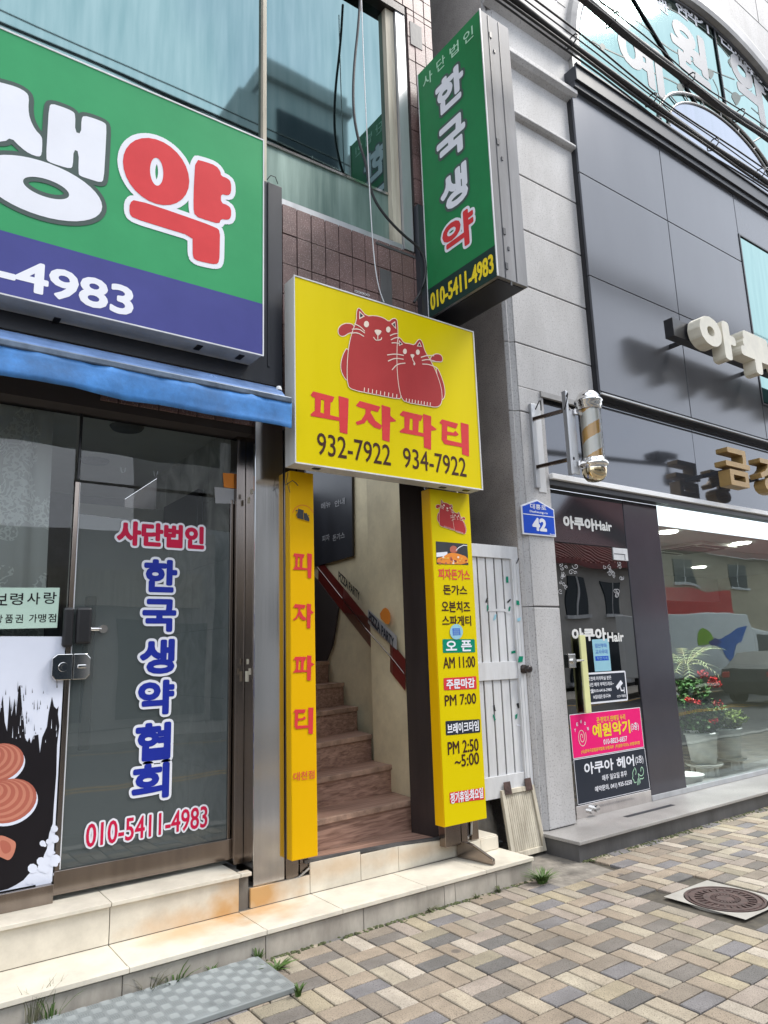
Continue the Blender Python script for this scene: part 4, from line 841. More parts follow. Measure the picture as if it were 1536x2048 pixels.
# weathered hatch leaning in front
T = thing('hatch_panel', (4.25, 4.15, .0), 'weathered cream hatch panel with rusty hinges leaning below the alley door', 'panel')
def lean(u, v, o=0):   # u across 0..1, v up 0..1
    return Vector((4.075+.005*v+u*(.375-.015*v), 4.115+.08*v-o, .02+v*.475))
c = MB()
def slab(u0, u1, v0, v1, o, th, mi=0): c.prism([lean(u0, v0, o), lean(u1, v0, o), lean(u1, v1, o), lean(u0, v1, o)], (0, th, 0), mi)
slab(0, .09, 0, 1, .0, .03); slab(.91, 1, 0, 1, 0, .03); slab(.09, .91, .93, 1, 0, .03); slab(.09, .91, 0, .08, 0, .03); c.build('frame', 'oldpaint', T, bevel=.003)
c = MB()
for i in range(14): u = .09+i*.82/14; slab(u+.003, u+.82/14-.003, .08, .93, -.014, .01)
c.build('slatted_panel', 'oldpaint', T, bevel=.002)
for u in (.08, .72): 
    c = MB(); slab(u, u+.2, .93, 1.12, .006, .005); c.build('hinge', 'iron', T, bevel=.002)
c = MB(); random.seed(3)
V = []; n = 14
for j in range(7):
    for i in range(n):
        a_ = math.pi*2*i/n; rr = .17*(1-.5*(j/6)**3)*(1+random.uniform(-.1, .1)); V.append((4.03+rr*math.cos(a_)*.95, 4.42+rr*math.sin(a_)*.7, j/6*.43*(1+random.uniform(-.03, .03))))
V.append((4.03, 4.42, .44)); c.add(V, [(j*n+i, j*n+(i+1) % n, (j+1)*n+(i+1) % n, (j+1)*n+i) for j in range(6) for i in range(n)]+[(6*n+i, 6*n+(i+1) % n, 7*n) for i in range(n)], 0, True)
c.build('concrete_lump', 'concrete', base=(4.03, 4.42, 0), label='stained rounded concrete lump behind the leaning hatch panel', cat='concrete')
c = MB(); q = [Wz(915, 1686, .147), Wz(984, 1732, .147)]
p0 = Vector((3.50, 4.08, .147)); p1 = Vector((3.545, 3.77, .147)); sd_ = Vector((.03, .006, 0))
c.prism([p0, p0+Vector((0, 0, .125)), p0*.55+p1*.45+Vector((0, 0, .10)), p1+Vector((0, 0, .035)), p1], sd_)
c.build('metal_ramp_plate', 'steel_brown', base=(3.6, 3.9, .147), label='bent brown steel guide plate standing on the lower entrance step', cat='plate', bevel=.004)

# ================================================================ GRANITE BUILDING (right)
G = thing('granite_building', (8.0, 4.15, 0), 'pale granite and grey panel building with arched window and dark glass shopfront', 'building')
YP = 4.15
c = MB(); JZ = [.142, 1.90, 3.62, 4.27, 4.88, 5.47, 6.06, 6.68, 7.31, 7.9, 8.55, 9.2, 10, 11, 13]
for a_, b_ in zip(JZ[:-1], JZ[1:]):
    xr = 4.855 if b_ <= 3.7 else 5.602
    if a_ < 3.85 < b_: 
        c.box(4.535, 4.855, YP, YP+.3, a_+.004, 3.85); c.box(4.535, 5.602, YP, YP+.3, 3.851, b_-.004)
    else: c.box(4.535, xr, YP, YP+.3, a_+.006, b_-.006)
c.box(4.545, 4.84, YP+.01, YP+.28, .13, 13, 1); c.box(4.84, 5.59, YP+.01, YP+.28, 3.88, 13, 1)
pil = c.build('pilaster', ['granite', 'stone_dark'], G, bevel=.007)
c = MB()
for a_, b_ in zip(JZ[:-1], JZ[1:]):
    c.prism([(4.452, 4.20, a_+.003), (4.475, 4.172, a_+.003), (4.495, 4.185, a_+.003), (4.532, 4.155, a_+.003), (4.532, 4.3, a_+.003), (4.452, 4.3, a_+.003)], (0, 0, b_-a_-.006))
c.build('corner_moulding', 'granite', pil, bevel=.003)
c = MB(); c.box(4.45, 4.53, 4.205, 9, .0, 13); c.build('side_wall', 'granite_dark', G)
for z, h, pr_, xo in ((7.9, .17, .13, .09), (7.31, .12, .10, .07), (6.68, .06, .06, .04)):
    c = MB(); c.prism([(4.42, YP+.01, z-h*.5), (4.42, YP-pr_*.6, z-h*.2), (4.42, YP-pr_, z+h*.1), (4.42, YP-pr_, z+h*.5), (4.42, YP+.01, z+h*.5)], (5.60+xo-4.42, 0, 0)); c.build('cornice', 'granite', pil, bevel=.006)
# panels
XE = [5.606, 7.18, 8.835, 10.4, 12, 13.6]; ZE = [3.99, 5.22, 6.39, 7.44]
c = MB()
for i in range(5):
    for j in range(3):
        if i == 2 or i == 3: continue
        c.box(XE[i]+.006, XE[i+1]-.006, 4.08, 4.11, ZE[j]+.005, ZE[j+1]-.005)
c.box(8.841, 11.99, 4.08, 4.11, 6.80, 7.43); c.box(8.841, 11.99, 4.08, 4.11, 4.0, 4.45)
c.build('grey_cladding', 'grey_panel', G, bevel=.003)
c = MB(); c.box(5.6, 13.6, 4.11, 4.3, 3.96, 7.5); c.box(5.6, 13.6, 4.085, 4.11, 3.975, 3.988, 0); c.build('cladding_frame', 'black', G)
c = MB(); c.box(5.606, 13.6, 4.06, 4.08, 3.955, 3.968); c.build('lip_strip', 'white_metal', G)
c = MB(); c.box(8.86, 11.97, 4.085, 4.10, 4.47, 6.78); sw = c.build('side_window', 'arch_film', G)
c = MB(); c.box(8.835, 8.86, 4.07, 4.11, 4.45, 6.8); c.box(8.86, 11.97, 4.07, 4.11, 6.78, 6.8); c.box(8.86, 11.97, 4.07, 4.11, 4.45, 4.47); c.box(10.4, 10.43, 4.07, 4.11, 4.47, 6.78); c.build('frame', 'char', sw)
c = MB(); c.box(5.605, 13.6, 4.0, 4.2, 7.45, 7.62); c.box(5.605, 13.6, 3.98, 4.02, 7.62, 7.645); c.box(5.605, 13.6, 4.03, 4.2, 7.38, 7.45); c.build('lintel', 'char', G, bevel=.004)
# arched window
AX, AZ = 9.2, 7.66
def el(a_, b_, t, y): return Vector((AX+a_*math.cos(t), y, 7.95+b_*math.sin(t)))
NT = 48; TS = [math.pi*k/NT for k in range(NT+1)]
c = MB()
x0w, x1w, zt = 5.602, 13.6, 14.0
def rimpt(t):
    d_ = Vector((math.cos(t), math.sin(t))); s_ = 1e9
    if d_.x > 1e-6: s_ = min(s_, (x1w-AX)/d_.x)
    if d_.x < -1e-6: s_ = min(s_, (x0w-AX)/d_.x)
    if d_.y > 1e-6: s_ = min(s_, (zt-7.95)/d_.y)
    return Vector((AX+d_.x*s_, YP+.004, 7.95+d_.y*s_))
for t0, t1 in zip(TS[:-1], TS[1:]): c.quad(rimpt(t0), rimpt(t1), el(3.5, 2.68, t1, YP+.004), el(3.5, 2.68, t0, YP+.004))
c.quad(Vector((x0w, YP+.004, zt)), Vector((x0w, YP+.004, 13.9)), Vector((x1w, YP+.004, 13.9)), Vector((x1w, YP+.004, zt)))
c.box(5.602, 5.70, YP+.004, YP+.1, 7.6, 7.95); c.box(12.7, 13.6, YP+.004, YP+.1, 7.6, 7.95)
aw = c.build('arch_wall', 'granite', G)
c = MB()
for j, z in enumerate((8.55, 9.2, 9.85, 10.5, 11.15, 11.8, 12.45)):
    s_ = (z-7.95)/2.72; xl = AX-3.55*math.sqrt(max(0, 1-s_*s_)) if s_ < 1 else AX
    c.box(x0w, xl, YP, YP+.006, z-.004, z+.004); c.box(2*AX-xl, x1w, YP, YP+.006, z-.004, z+.004)
    for i in range(9):
        x = x0w+.3+i*.95+(.47 if j % 2 else 0); e_ = ((x-AX)/3.55)**2+((z-7.95)/2.72)**2
        if e_ > 1.02: c.box(x-.004, x+.004, YP, YP+.006, z, z+.65)
c.build('stone_joint', 'stone_dark', aw)
c = MB()
for t0, t1 in zip(TS[:-1], TS[1:]):
    for (a1, b1, y1), (a2, b2, y2) in (((3.36, 2.32, 4.24), (3.36, 2.32, 4.09)), ((3.36, 2.32, 4.09), (3.40, 2.38, 4.07)), ((3.40, 2.38, 4.07), (3.44, 2.56, 4.07)), ((3.44, 2.56, 4.07), (3.50, 2.66, 4.10)), ((3.50, 2.66, 4.10), (3.52, 2.70, 4.16))):
        c.quad(el(a1, b1, t0, y1), el(a1, b1, t1, y1), el(a2, b2, t1, y2), el(a2, b2, t0, y2))
c.build('arch_moulding', 'stone_cap', aw)
c = MB(); c.add([el(3.37, 2.33, t, 4.20) for t in TS]+[Vector((AX+3.37, 4.2, 7.6)), Vector((AX-3.37, 4.2, 7.6))][::1], [list(range(NT+1))+[NT+2, NT+1]], 0); c.box(5.70, 5.84, 4.10, 4.25, 7.62, 7.952, 1)
aww = c.build('arch_window', ['arch_film', 'stone_cap'], G)
c = MB(); IC = 9.05
def ei(a_, b_, t, y): return Vector((IC+a_*math.cos(t), y, 7.95+b_*math.sin(t)))
c.add([ei(1.36, .74, t, 4.190) for t in TS], [list(range(NT+1))]); c.build('inner_pane', 'arch_inner', aww)
c = MB()
for a_, b_, r_ in ((1.58, .86, .020), (1.38, .75, .016)): c.tube([ei(a_, b_, t, 4.185) for t in TS], r_, 6)
for t in [math.pi*k/10 for k in range(1, 10)]: c.tube([ei(1.38, .75, t, 4.187), ei(1.58, .86, t, 4.187)], .008, 5)
c.build('inner_arch_bar', 'stone_cap', aww)
c = MB()
for (p0, p1) in (((8.44, 8.62), (7.0, 9.72)), ((9.24, 8.80), (9.2, 10.27)), ((9.9, 8.7), (11.3, 9.72))): c.tube([(p0[0], 4.186, p0[1]), (p1[0], 4.186, p1[1])], .014, 6)
c.tube([el(3.36, 2.31, t, 4.19) for t in TS], .025, 6); c.build('mullion', 'char', aww)
PW = Plane('y', 4.198); a = Art(PW)
for ch, L, Rr, t, b_ in (('예', 1240, 1322, 75, 165), ('원', 1345, 1412, 55, 150), ('악', 1468, 1530, 125, 225), ('기', 1560, 1630, 200, 320)): a.text(ch, L, Rr, (t+b_)/2, b_-t, 'silver_v', .002, .05)
for ch, x, y in (('관', 1325, 10), ('현', 1362, 19), ('악', 1384, 33), ('기', 1404, 45), ('판', 1449, 80), ('매', 1473, 106), ('및', 1502, 139), ('수', 1528, 172)): a.text(ch, x-11, x+11, y, 24, 'white_v', .002, .03)
a.build('lettering', aww)
a = Art(PW); c8 = lambda p: PW.uv(1100+p[0]/3.523, p[1]/3.523)
for s_ in ([(330, 10), (480, 80), (660, 170), (800, 320), (960, 410), (1120, 490), (1300, 560)], [(300, 290), (400, 350), (560, 420), (700, 500), (860, 570), (910, 600)], [(760, 20), (900, 90), (1060, 180), (1160, 270), (1260, 400)], [(1230, 620), (1330, 690), (1420, 640)], [(1150, 560), (1190, 640), (1190, 720)], [(1420, 760), (1500, 830)]): a.polys(stroke([c8(p) for p in smooth(s_, 2, False)], .018), 'dkgrey_v', .0015)
for x, y, r_ in ((370, 330, 30), (920, 620, 40), (1130, 520, 36), (1275, 440, 34), (1310, 690, 50), (1460, 600, 40), (1480, 800, 24), (840, 45, 26), (1500, 880, 34)): a.poly([c8(p) for p in smooth([(x-r_*.7, y-r_*.3), (x-r_*.2, y-r_), (x+r_*.7, y-r_*.2), (x+r_*.6, y+r_*.3), (x+r_*.1, y+r_*1.2), (x-r_*.3, y+r_*.5)], 1)], 'dkgrey_v', .0018)
a.build('note_decal', aww)
# lower mirror band, canopy ledge, shopfront
c = MB(); c.box(4.86, 7.36, 4.20, 4.24, 3.06, 3.97); c.box(7.368, 9.8, 4.20, 4.24, 3.06, 3.97); c.box(9.808, 13.6, 4.2, 4.24, 3.06, 3.97); c.build('sign_band', 'band_panel', G)
c = MB(); c.box(4.857, 13.6, 4.115, 4.26, 3.035, 3.085); c.build('canopy_ledge', 'ledge_white', G, bevel=.004)
c = MB(); c.box(4.857, 13.6, 4.15, 4.26, 2.985, 3.034); c.build('canopy_fascia', 'char', G)
c = MB(); c.box(4.81, 5.60, 4.13, 4.16, 3.80, 3.85); c.build('soffit_trim', 'stone_cap', G)
c = MB(); c.box(6.05, 6.625, 4.262, 4.40, .19, 2.985); c.build('glossy_column', 'dark_col', G, bevel=.004)
c = MB(); c.box(4.86, 6.045, 4.268, 4.274, 2.5, 2.985); c.build('transom_pane', 'band_panel', G)
c = MB(); c.box(6.05, 13.6, 4.255, 4.33, .142, .19); c.build('window_rail', 'alu', G, bevel=.003)
MB().quad((6.626, 4.27, .19), (13.6, 4.27, .19), (13.6, 4.27, 2.985), (6.626, 4.27, 2.985)).build('shop_window', 'shop_glass', G)
c = MB(); c.box(4.44, 14, 3.78, 4.6, .116, .141); pln = c.build('plinth_cap', 'stone_cap', G, bevel=.004)
c = MB(); c.box(4.455, 14, 3.805, 4.6, -.05, .115); c.build('plinth_face', 'stone_dark', G)
c = MB(); c.quad((5.35, 4.02, .1425), (6.05, 4.02, .1425), (6.05, 4.07, .1425), (5.35, 4.07, .1425)); c.build('door_slot', 'char', G)
# glass door on the left of the shopfront
c = MB(); c.quad((4.99, 4.268, .245), (6.035, 4.268, .245), (6.035, 4.268, 2.49), (4.99, 4.268, 2.49)); dr = c.build('entrance_door', 'dark_glass', G)
c = MB(); c.box(4.99, 6.04, 4.255, 4.285, .135, .245); c.build('kick_rail', 'steel', dr, bevel=.003)
c = MB(); c.tube([(5.22, 4.255, .20), (5.22, 4.215, .20)], .028, 14); c.tube([(5.16, 4.255, .185), (5.16, 4.225, .185)], .02, 12); c.build('floor_lock', 'chrome', dr)
c = MB(); c.box(5.82, 6.045, 4.258, 4.285, 2.372, 2.492); c.box(5.83, 6.0, 4.254, 4.258, 2.43, 2.436, 1); c.box(5.99, 5.996, 4.254, 4.258, 2.378, 2.43, 1); c.build('hinge_patch', ['white_metal', 'char'], dr, bevel=.003)
c = MB(); c.box(5.17, 5.245, 4.215, 4.235, .99, 1.66); c.build('pull_handle', 'handle_yel', dr, bevel=.004)
c = MB(); c.box(5.02, 5.10, 4.31, 4.33, .95, 1.66); c.build('inner_handle', 'handle_grn', dr, bevel=.004)
c = MB(); c.box(5.03, 5.12, 4.24, 4.268, 1.38, 1.5); c.tube([(5.1, 4.225, 1.44), (5.2, 4.225, 1.44)], .012, 8); c.tube([(5.08, 4.268, 1.44), (5.08, 4.22, 1.44)], .025, 14); c.build('lock_case', 'chrome', dr, bevel=.004)
PH = Plane('y', 4.268); a = Art(PH)
for yc, L, Rr, xs_ in ((1047, 1126, 1189, 1190), (1269, 1143, 1212, 1214)):
    a.text('아쿠아', L, Rr, yc, 26, 'pale_v', .003, .06, None, 0, 1.0, .06); a.text('Hair', xs_, xs_+33, yc+5, 19, 'pale_v', .003, .05, None, 0, 1.0, .05)
a.build('lettering', dr)
a = Art(PH); c5 = lambda x, y: PH.uv(1000+x/2.866, 700+y/2.866); random.seed(5)
for (x0_, y0_, w_, h_, n_) in ((345, 1215, 100, 80, 9), (595, 1215, 95, 85, 9), (660, 1290, 40, 120, 6), (340, 1290, 40, 100, 5)):
    a.seg()
    for i in range(n_):
        cx, cy, rr, s0, sg = x0_+random.random()*w_, y0_+random.random()*h_, random.uniform(9, 19), random.random()*6, random.choice((-1, 1))
        a.polys(stroke([c5(cx+rr*(1-k/16)*math.cos(s0+sg*k*.5), cy+rr*(1-k/16)*math.sin(s0+sg*k*.5)) for k in range(15)]+[], .006), 'silver_v', .002+i*.00003)
a.build('scroll_decal', dr)
# interior of the right shop
c = MB(); c.quad((6.1, 4.36, 2.80), (13.6, 4.36, 2.80), (13.6, 9.5, 2.80), (6.1, 9.5, 2.80)); c.quad((6.1, 4.3, .14), (13.6, 4.3, .14), (13.6, 9.5, .14), (6.1, 9.5, .14), 1); c.quad((6.1, 9.5, .14), (13.6, 9.5, .14), (13.6, 9.5, 2.8), (6.1, 9.5, 2.8), 2); c.quad((6.1, 4.4, .14), (6.1, 9.5, .14), (6.1, 9.5, 2.8), (6.1, 4.4, 2.8), 3); c.quad((13.6, 4.3, .14), (13.6, 9.5, .14), (13.6, 9.5, 2.8), (13.6, 4.3, 2.8), 2)
c.box(9.2, 13.6, 7.6, 7.7, 2.35, 2.8, 0); c.box(7.0, 9.5, 9.3, 9.49, .14, 2.2, 3); c.box(10.5, 12.4, 9.3, 9.49, .9, 2.2, 3); c.box(4.9, 6.09, 5.2, 5.3, .14, 3.0, 3)
M['room_grey'] = mat('grey_room_paint', (.45, .47, .45), .8, 0, .05, 2); M['cream_dull'] = mat('dull_cream_paint', (.42, .41, .35), .8, 0, .1, 1)
c.build('room', ['room_grey', 'floor_room', 'cream_dull', 'room_dark'], G)
M['lamp'] = emit('lit_downlight', (1, .97, .9), 7)
for px, py in ((1335, 1065), (1483, 1087), (1398, 1135)):
    p = Wz(px, py, 2.79); c = MB(); c.lathe((p.x, p.y, 2.785), [(0, 0), (.10, 0), (.115, .012)], 24); c.build('downlight', 'lamp', G)
    ld = bpy.data.lights.new('downlight_glow', 'SPOT'); ld.energy = 230 if px == 1335 else 30; ld.spot_size = R(150); ld.spot_blend = .8; ld.shadow_soft_size = .1; lo = bpy.data.objects.new('downlight_glow', ld); COL.objects.link(lo); lo.location = (p.x, p.y, 2.77)
p = Wz(1378, 1096, 2.79); c = MB(); c.box(p.x-.42, p.x+.42, p.y-.42, p.y+.42, 2.765, 2.798); 
for s_ in (-1, 1): c.box(p.x-.3, p.x+.3, p.y+s_*.33-.04, p.y+s_*.33+.04, 2.758, 2.764, 1); c.box(p.x+s_*.33-.04, p.x+s_*.33+.04, p.y-.28, p.y+.28, 2.758, 2.764, 1)
c.box(p.x-.22, p.x+.22, p.y-.22, p.y+.22, 2.757, 2.764, 1); c.build('ceiling_vent', ['room', 'room_dark'], G)

# things on the glass door of the right shop
def plate(name, q, m, edge, label, cat, y=4.266, th=.004, gr=.012):
    t_ = thing(name, (sum(p[0] for p in q)/4, y, min(p[1] for p in q)), label, cat)
    P_ = Plane('y', y); a_ = Art(P_)
    if edge:
        V, F = union([[Vector(p) for p in q]]); V, F = grow_shape(V, F, gr); a_.put(V, F, edge, .0005)
    a_.poly([Vector(p) for p in q], m, .0012); a_.build('panel', t_); return t_, P_
def trow(a_, s_, x0, x1, z0, z1, m, g=.02, off=.0028, sp=1.0): a_.textuv(s_, x0, x1, z0, z1, m, off, g, None, 0, sp)
t_, P_ = plate('music_shop_panel', [(5.017, .628), (6.01, .628), (6.005, .978), (5.012, .982)], 'pink', 'white_v', 'magenta panel with yellow letters and a white spiral on the glass door', 'sign', gr=.006)
a = Art(P_); trow(a, '관·현악기 판매및 수리', 5.36, 5.77, .89, .94, 'yellow_v', .012); trow(a, '예원악기', 5.29, 5.83, .765, .885, 'yellow_v', .04); trow(a, '(3층)', 5.84, 5.96, .775, .855, 'white_v', .012)
trow(a, '010-8823-6857', 5.43, 5.77, .70, .745, 'white_v', .02); trow(a, '(사)한국국공립음악협회 보령지부  (주)영창 피아노 보령대리점', 5.12, 5.95, .65, .685, 'yellow_v', .01)
a.seg(); a.polys(stroke([Vector((5.145+.058*(1-k/44)*math.cos(.4-k*.36), .79+.085*(1-k/44)*math.sin(.4-k*.36))) for k in range(38)], .006), 'cat_line', .0028)
for i, ch in enumerate('YEWON'): t1 = R(158-i*34); x, z = 5.148+.092*math.cos(t1), .815+.115*math.sin(t1)*.9; trow(a, ch, x-.011, x+.011, z-.014, z+.014, 'white_v', .03)
a.build('lettering', t_)
t_, P_ = plate('hair_shop_panel', [(5.03, .256), (6.04, .256), (6.015, .612), (5.02, .612)], 'navyblack', 'white_v', 'blue-black panel with white letters and a drawn hair profile on the glass door', 'sign', y=4.2655, gr=.006)
a = Art(P_); trow(a, '아쿠아 헤어', 5.14, 5.84, .475, .575, 'white_v', .035); trow(a, '(2층)', 5.86, 5.98, .48, .56, 'white_v', .012)
trow(a, '매주 일요일 휴무', 5.37, 5.72, .40, .45, 'white_v', .02); trow(a, '예약문의. 041) 935-5250', 5.26, 5.78, .315, .37, 'white_v', .02)
a.seg()
for s_ in ([(5.86, .45), (5.83, .42), (5.835, .39), (5.82, .37), (5.84, .36), (5.845, .33), (5.875, .335)], [(5.87, .46), (5.89, .43), (5.875, .40)], [(5.91, .31), (5.92, .37), (5.91, .41), (5.94, .38), (5.98, .38), (6.0, .41), (5.99, .45), (5.965, .455), (5.955, .42)], [(5.93, .32), (5.93, .36), (5.97, .35), (5.99, .36)], [(5.89, .31), (5.905, .36)]): a.polys(stroke([Vector(p) for p in smooth([(p[0]-.03, p[1]) for p in s_], 2, False)], .007), 'mint_v', .003)
a.build('lettering', t_)
t_, P_ = plate('notice_plate', [(5.262, 1.072), (5.825, 1.072), (5.825, 1.312), (5.262, 1.312)], 'navyblack', 'white_v', 'black notice with rounded white border and a small drawn camera', 'sign', gr=.016)
a = Art(P_); V, F = union([[Vector(p) for p in [(5.268, 1.078), (5.819, 1.078), (5.819, 1.306), (5.268, 1.306)]]]); V, F = grow_shape(V, F, .006); a.put(V, F, 'navyblack', .0016)
for s_, x0, x1, z in (('오전에 머리하실 분은', 5.29, 5.62, 1.275), ('사전 예약 부탁드려요~', 5.29, 5.65, 1.222), ('☎010-6416-2985', 5.31, 5.61, 1.168), ('★일요일은 쉽니다★', 5.34, 5.59, 1.115)): trow(a, s_, x0, x1, z-.018, z+.018, 'white_v', .02)
trow(a, 'CCTV 작동중', 5.68, 5.81, 1.09, 1.115, 'white_v', .02)
a.seg(); a.poly([Vector(p) for p in [(5.675, 1.19), (5.755, 1.245), (5.785, 1.215), (5.70, 1.16)]], 'white_v', .003); a.polys(stroke([Vector((5.74, 1.19)), Vector((5.75, 1.15)), Vector((5.79, 1.15))], .012), 'white_v', .003); a.polys(stroke([Vector((5.795, 1.13)), Vector((5.795, 1.175))], .01), 'white_v', .003)
a.build('lettering', t_)
t_, P_ = plate('leaflet', [(5.40, 1.335), (5.635, 1.335), (5.635, 1.625), (5.395, 1.62)], 'leaflet', None, 'pale blue leaflet taped behind the glass above the black notice', 'leaflet', y=4.267)
a = Art(P_); trow(a, '임산부와', 5.43, 5.60, 1.545, 1.585, 'addr_blue', .0); trow(a, '교사우대', 5.43, 5.60, 1.49, 1.53, 'addr_blue', .0); a.seg(); a.poly([Vector(p) for p in [(5.42, 1.43), (5.61, 1.43), (5.61, 1.47), (5.42, 1.47)]], 'addr_blue', .002); trow(a, '착한가게', 5.44, 5.59, 1.436, 1.464, 'leaflet', .0, .0034); a.build('lettering', t_)
# address plate
T = thing('address_plate', (4.65, 4.13, 2.5), 'blue house-shaped address plate with number 42 on the granite pilaster', 'sign')
PQ = Plane('y', 4.13); q = [(4.445, 2.505), (4.862, 2.508), (4.862, 2.755), (4.65, 2.825), (4.445, 2.755)]
c = MB(); c.prism([(x, 4.132, z) for x, z in q], (0, .012, 0)); c.build('plate', 'white_v', T, bevel=.003)
a = Art(PQ); cx_, cz_ = 4.653, 2.655; a.poly([Vector((cx_+(x-cx_)*.93, cz_+(z-cz_)*.91)) for x, z in q], 'addr_blue', .0)
a.poly([Vector(p) for p in [(4.458, 2.678), (4.849, 2.680), (4.849, 2.687), (4.458, 2.685)]], 'white_v', .001)
for s_, x0, x1, z0, z1, g in (('대흥로', 4.555, 4.755, 2.735, 2.782, .02), ('Daeheung-ro', 4.545, 4.77, 2.697, 2.722, .03), ('42', 4.565, 4.745, 2.545, 2.660, .07), ('Korea', 4.78, 4.845, 2.522, 2.536, .03)): a.textuv(s_, x0, x1, z0, z1, 'white_v', .0012, g)
a.build('lettering', T)
# barber pole
T = thing('barber_pole', (4.72, 4.13, 2.9), 'chrome barber pole with cream and orange spiral on a bracket arm from the pilaster', 'barber pole')
c = MB(); c.box(4.648, 4.70, 4.12, 4.149, 2.93, 3.70); c.box(4.70, 4.80, 4.143, 4.149, 2.90, 3.72, 1); c.build('wall_plate', ['alu', 'white_metal'], T, bevel=.003)
for z0, z1 in ((3.54, 3.555), (3.10, 3.11)):
    c = MB(); c.prism([(4.655, 4.12, z0), (4.685, 4.12, z0), (4.685, 4.12, z0+.03), (4.655, 4.12, z0+.03)], (.09, -.33, .01)); c.build('arm', 'steel_brown', T, bevel=.003)
BX, BY = 4.985, 3.76
c = MB(); c.box(4.705, 4.735, 3.775, 3.82, 2.98, 3.72); c.box(4.735, 4.83, 3.79, 3.80, 2.99, 3.57); c.build('back_bar', ['alu'], T, bevel=.004)
c = MB(); c.box(4.80, 4.90, 3.765, 3.785, 3.52, 3.57); c.box(4.80, 4.90, 3.765, 3.785, 3.06, 3.11); c.build('clamp', 'steel', T, bevel=.004)
c = MB(); c.lathe((BX, BY, 0), [(0, 3.765), (.045, 3.758), (.082, 3.735), (.104, 3.70), (.112, 3.675), (.122, 3.67), (.124, 3.655), (.112, 3.645), (.114, 3.62), (.105, 3.61), (.105, 3.59), (.098, 3.585)], 32); c.build('dome_cap', 'chrome', T)
c = MB(); c.lathe((BX, BY, 0), [(.098, 3.145), (.106, 3.14), (.106, 3.12), (.122, 3.112), (.126, 3.09), (.118, 3.075), (.106, 3.07), (.106, 3.05)], 32); c.build('lower_collar', 'chrome', T)
c = MB(); c.lathe((BX, BY, 0), [(.105, 3.052), (.104, 3.02), (.093, 2.985), (.068, 2.955), (.035, 2.942), (0, 2.94)], 32); c.build('bottom_globe', 'brass', T)
c = MB(); n = 72; m_ = 72
for j in range(m_):
    for i in range(n):
        z0, z1 = 3.14+j/m_*.45, 3.14+(j+1)/m_*.45; t0, t1 = 2*math.pi*i/n, 2*math.pi*(i+1)/n
        ph = (i/n - (z0-3.14)/.45*1.75+.55) % 1.0
        c.add([(BX+.08*math.cos(t0), BY+.08*math.sin(t0), z0), (BX+.08*math.cos(t1), BY+.08*math.sin(t1), z0), (BX+.08*math.cos(t1), BY+.08*math.sin(t1), z1), (BX+.08*math.cos(t0), BY+.08*math.sin(t0), z1)], [(0,1,2,3)], 1 if ph < .45 else 0, True)
c.build('striped_core', ['pole_white', 'pole_gold'], T)
c = MB(); c.lathe((BX, BY, 0), [(.096, 3.14), (.096, 3.59)], 32); c.build('glass_tube', 'pole_glass', T)
c = MB(); c.tube(smooth([(4.68, 4.10, 3.64), (4.70, 4.06, 3.72), (4.76, 4.10, 3.74), (4.79, 4.13, 3.66)], 2, False), .006, 6); c.tube(smooth([(4.715, 3.78, 3.66), (4.70, 3.74, 3.70), (4.69, 3.76, 3.60), (4.70, 3.8, 3.55)], 2, False), .005, 6); c.build('wire', 'cable', T)
# channel letters
def chan(ch, x0, x1, z0, z1, y, dep, m, parent, g=.05, bev=.008):
    V, F = glyphs(ch); H = z1-z0; V, F = fit(V, F, x0+g*H, x1-g*H, z0+g*H, z1-g*H); V, F = grow_shape(V, F, g*H)
    c_ = MB(); n_ = len(V); c_.add([(v.x, y, v.y) for v in V]+[(v.x, y+dep, v.y) for v in V], [f[::1] for f in F]+[[i+n_ for i in f][::-1] for f in F])
    cnt = {}
    for f in F:
        for i in range(len(f)): cnt.setdefault((f[i], f[(i+1) % len(f)]), 0)
    for (a_, b_) in list(cnt):
        if (b_, a_) not in cnt: c_.add([(V[a_].x, y, V[a_].y), (V[b_].x, y, V[b_].y), (V[b_].x, y+dep, V[b_].y), (V[a_].x, y+dep, V[a_].y)], [(3,2,1,0)])
    return c_.build('letter', m, parent)
T = thing('channel_letter_sign', (7.6, 3.8, 4.5), 'row of cream raised letters on a dark bar in front of the grey cladding', 'sign')
for i, ch in enumerate('아쿠아헤어'): chan(ch, 6.70+i*.80, 7.40+i*.80, 4.50-(.03 if ch == '쿠' else 0), 4.94, 3.60, .14, 'cream_letter', T, .09)
c = MB(); c.box(6.48, 11.4, 3.76, 3.86, 4.66, 4.86); c.build('mounting_bar', 'black', T)
for x in (6.9, 8.4, 9.9):
    c = MB(); c.box(x, x+.04, 3.86, 4.08, 4.74, 4.78); c.build('mounting_arm', 'black', T)
T = thing('gold_letter_sign', (7.9, 3.9, 3.2), 'gold raised letters mounted on the dark mirror band above the shop window', 'sign')
for i, ch in enumerate('금강'): 
    chan(ch, 7.33+i*.72, 7.83+i*.72, 3.21, 3.63, 3.84, .13, 'gold_letter', T, .03)
    c = MB(); c.box(7.5+i*.72, 7.54+i*.72, 3.97, 4.2, 3.38, 3.42); c.build('mounting_arm', 'char', T)

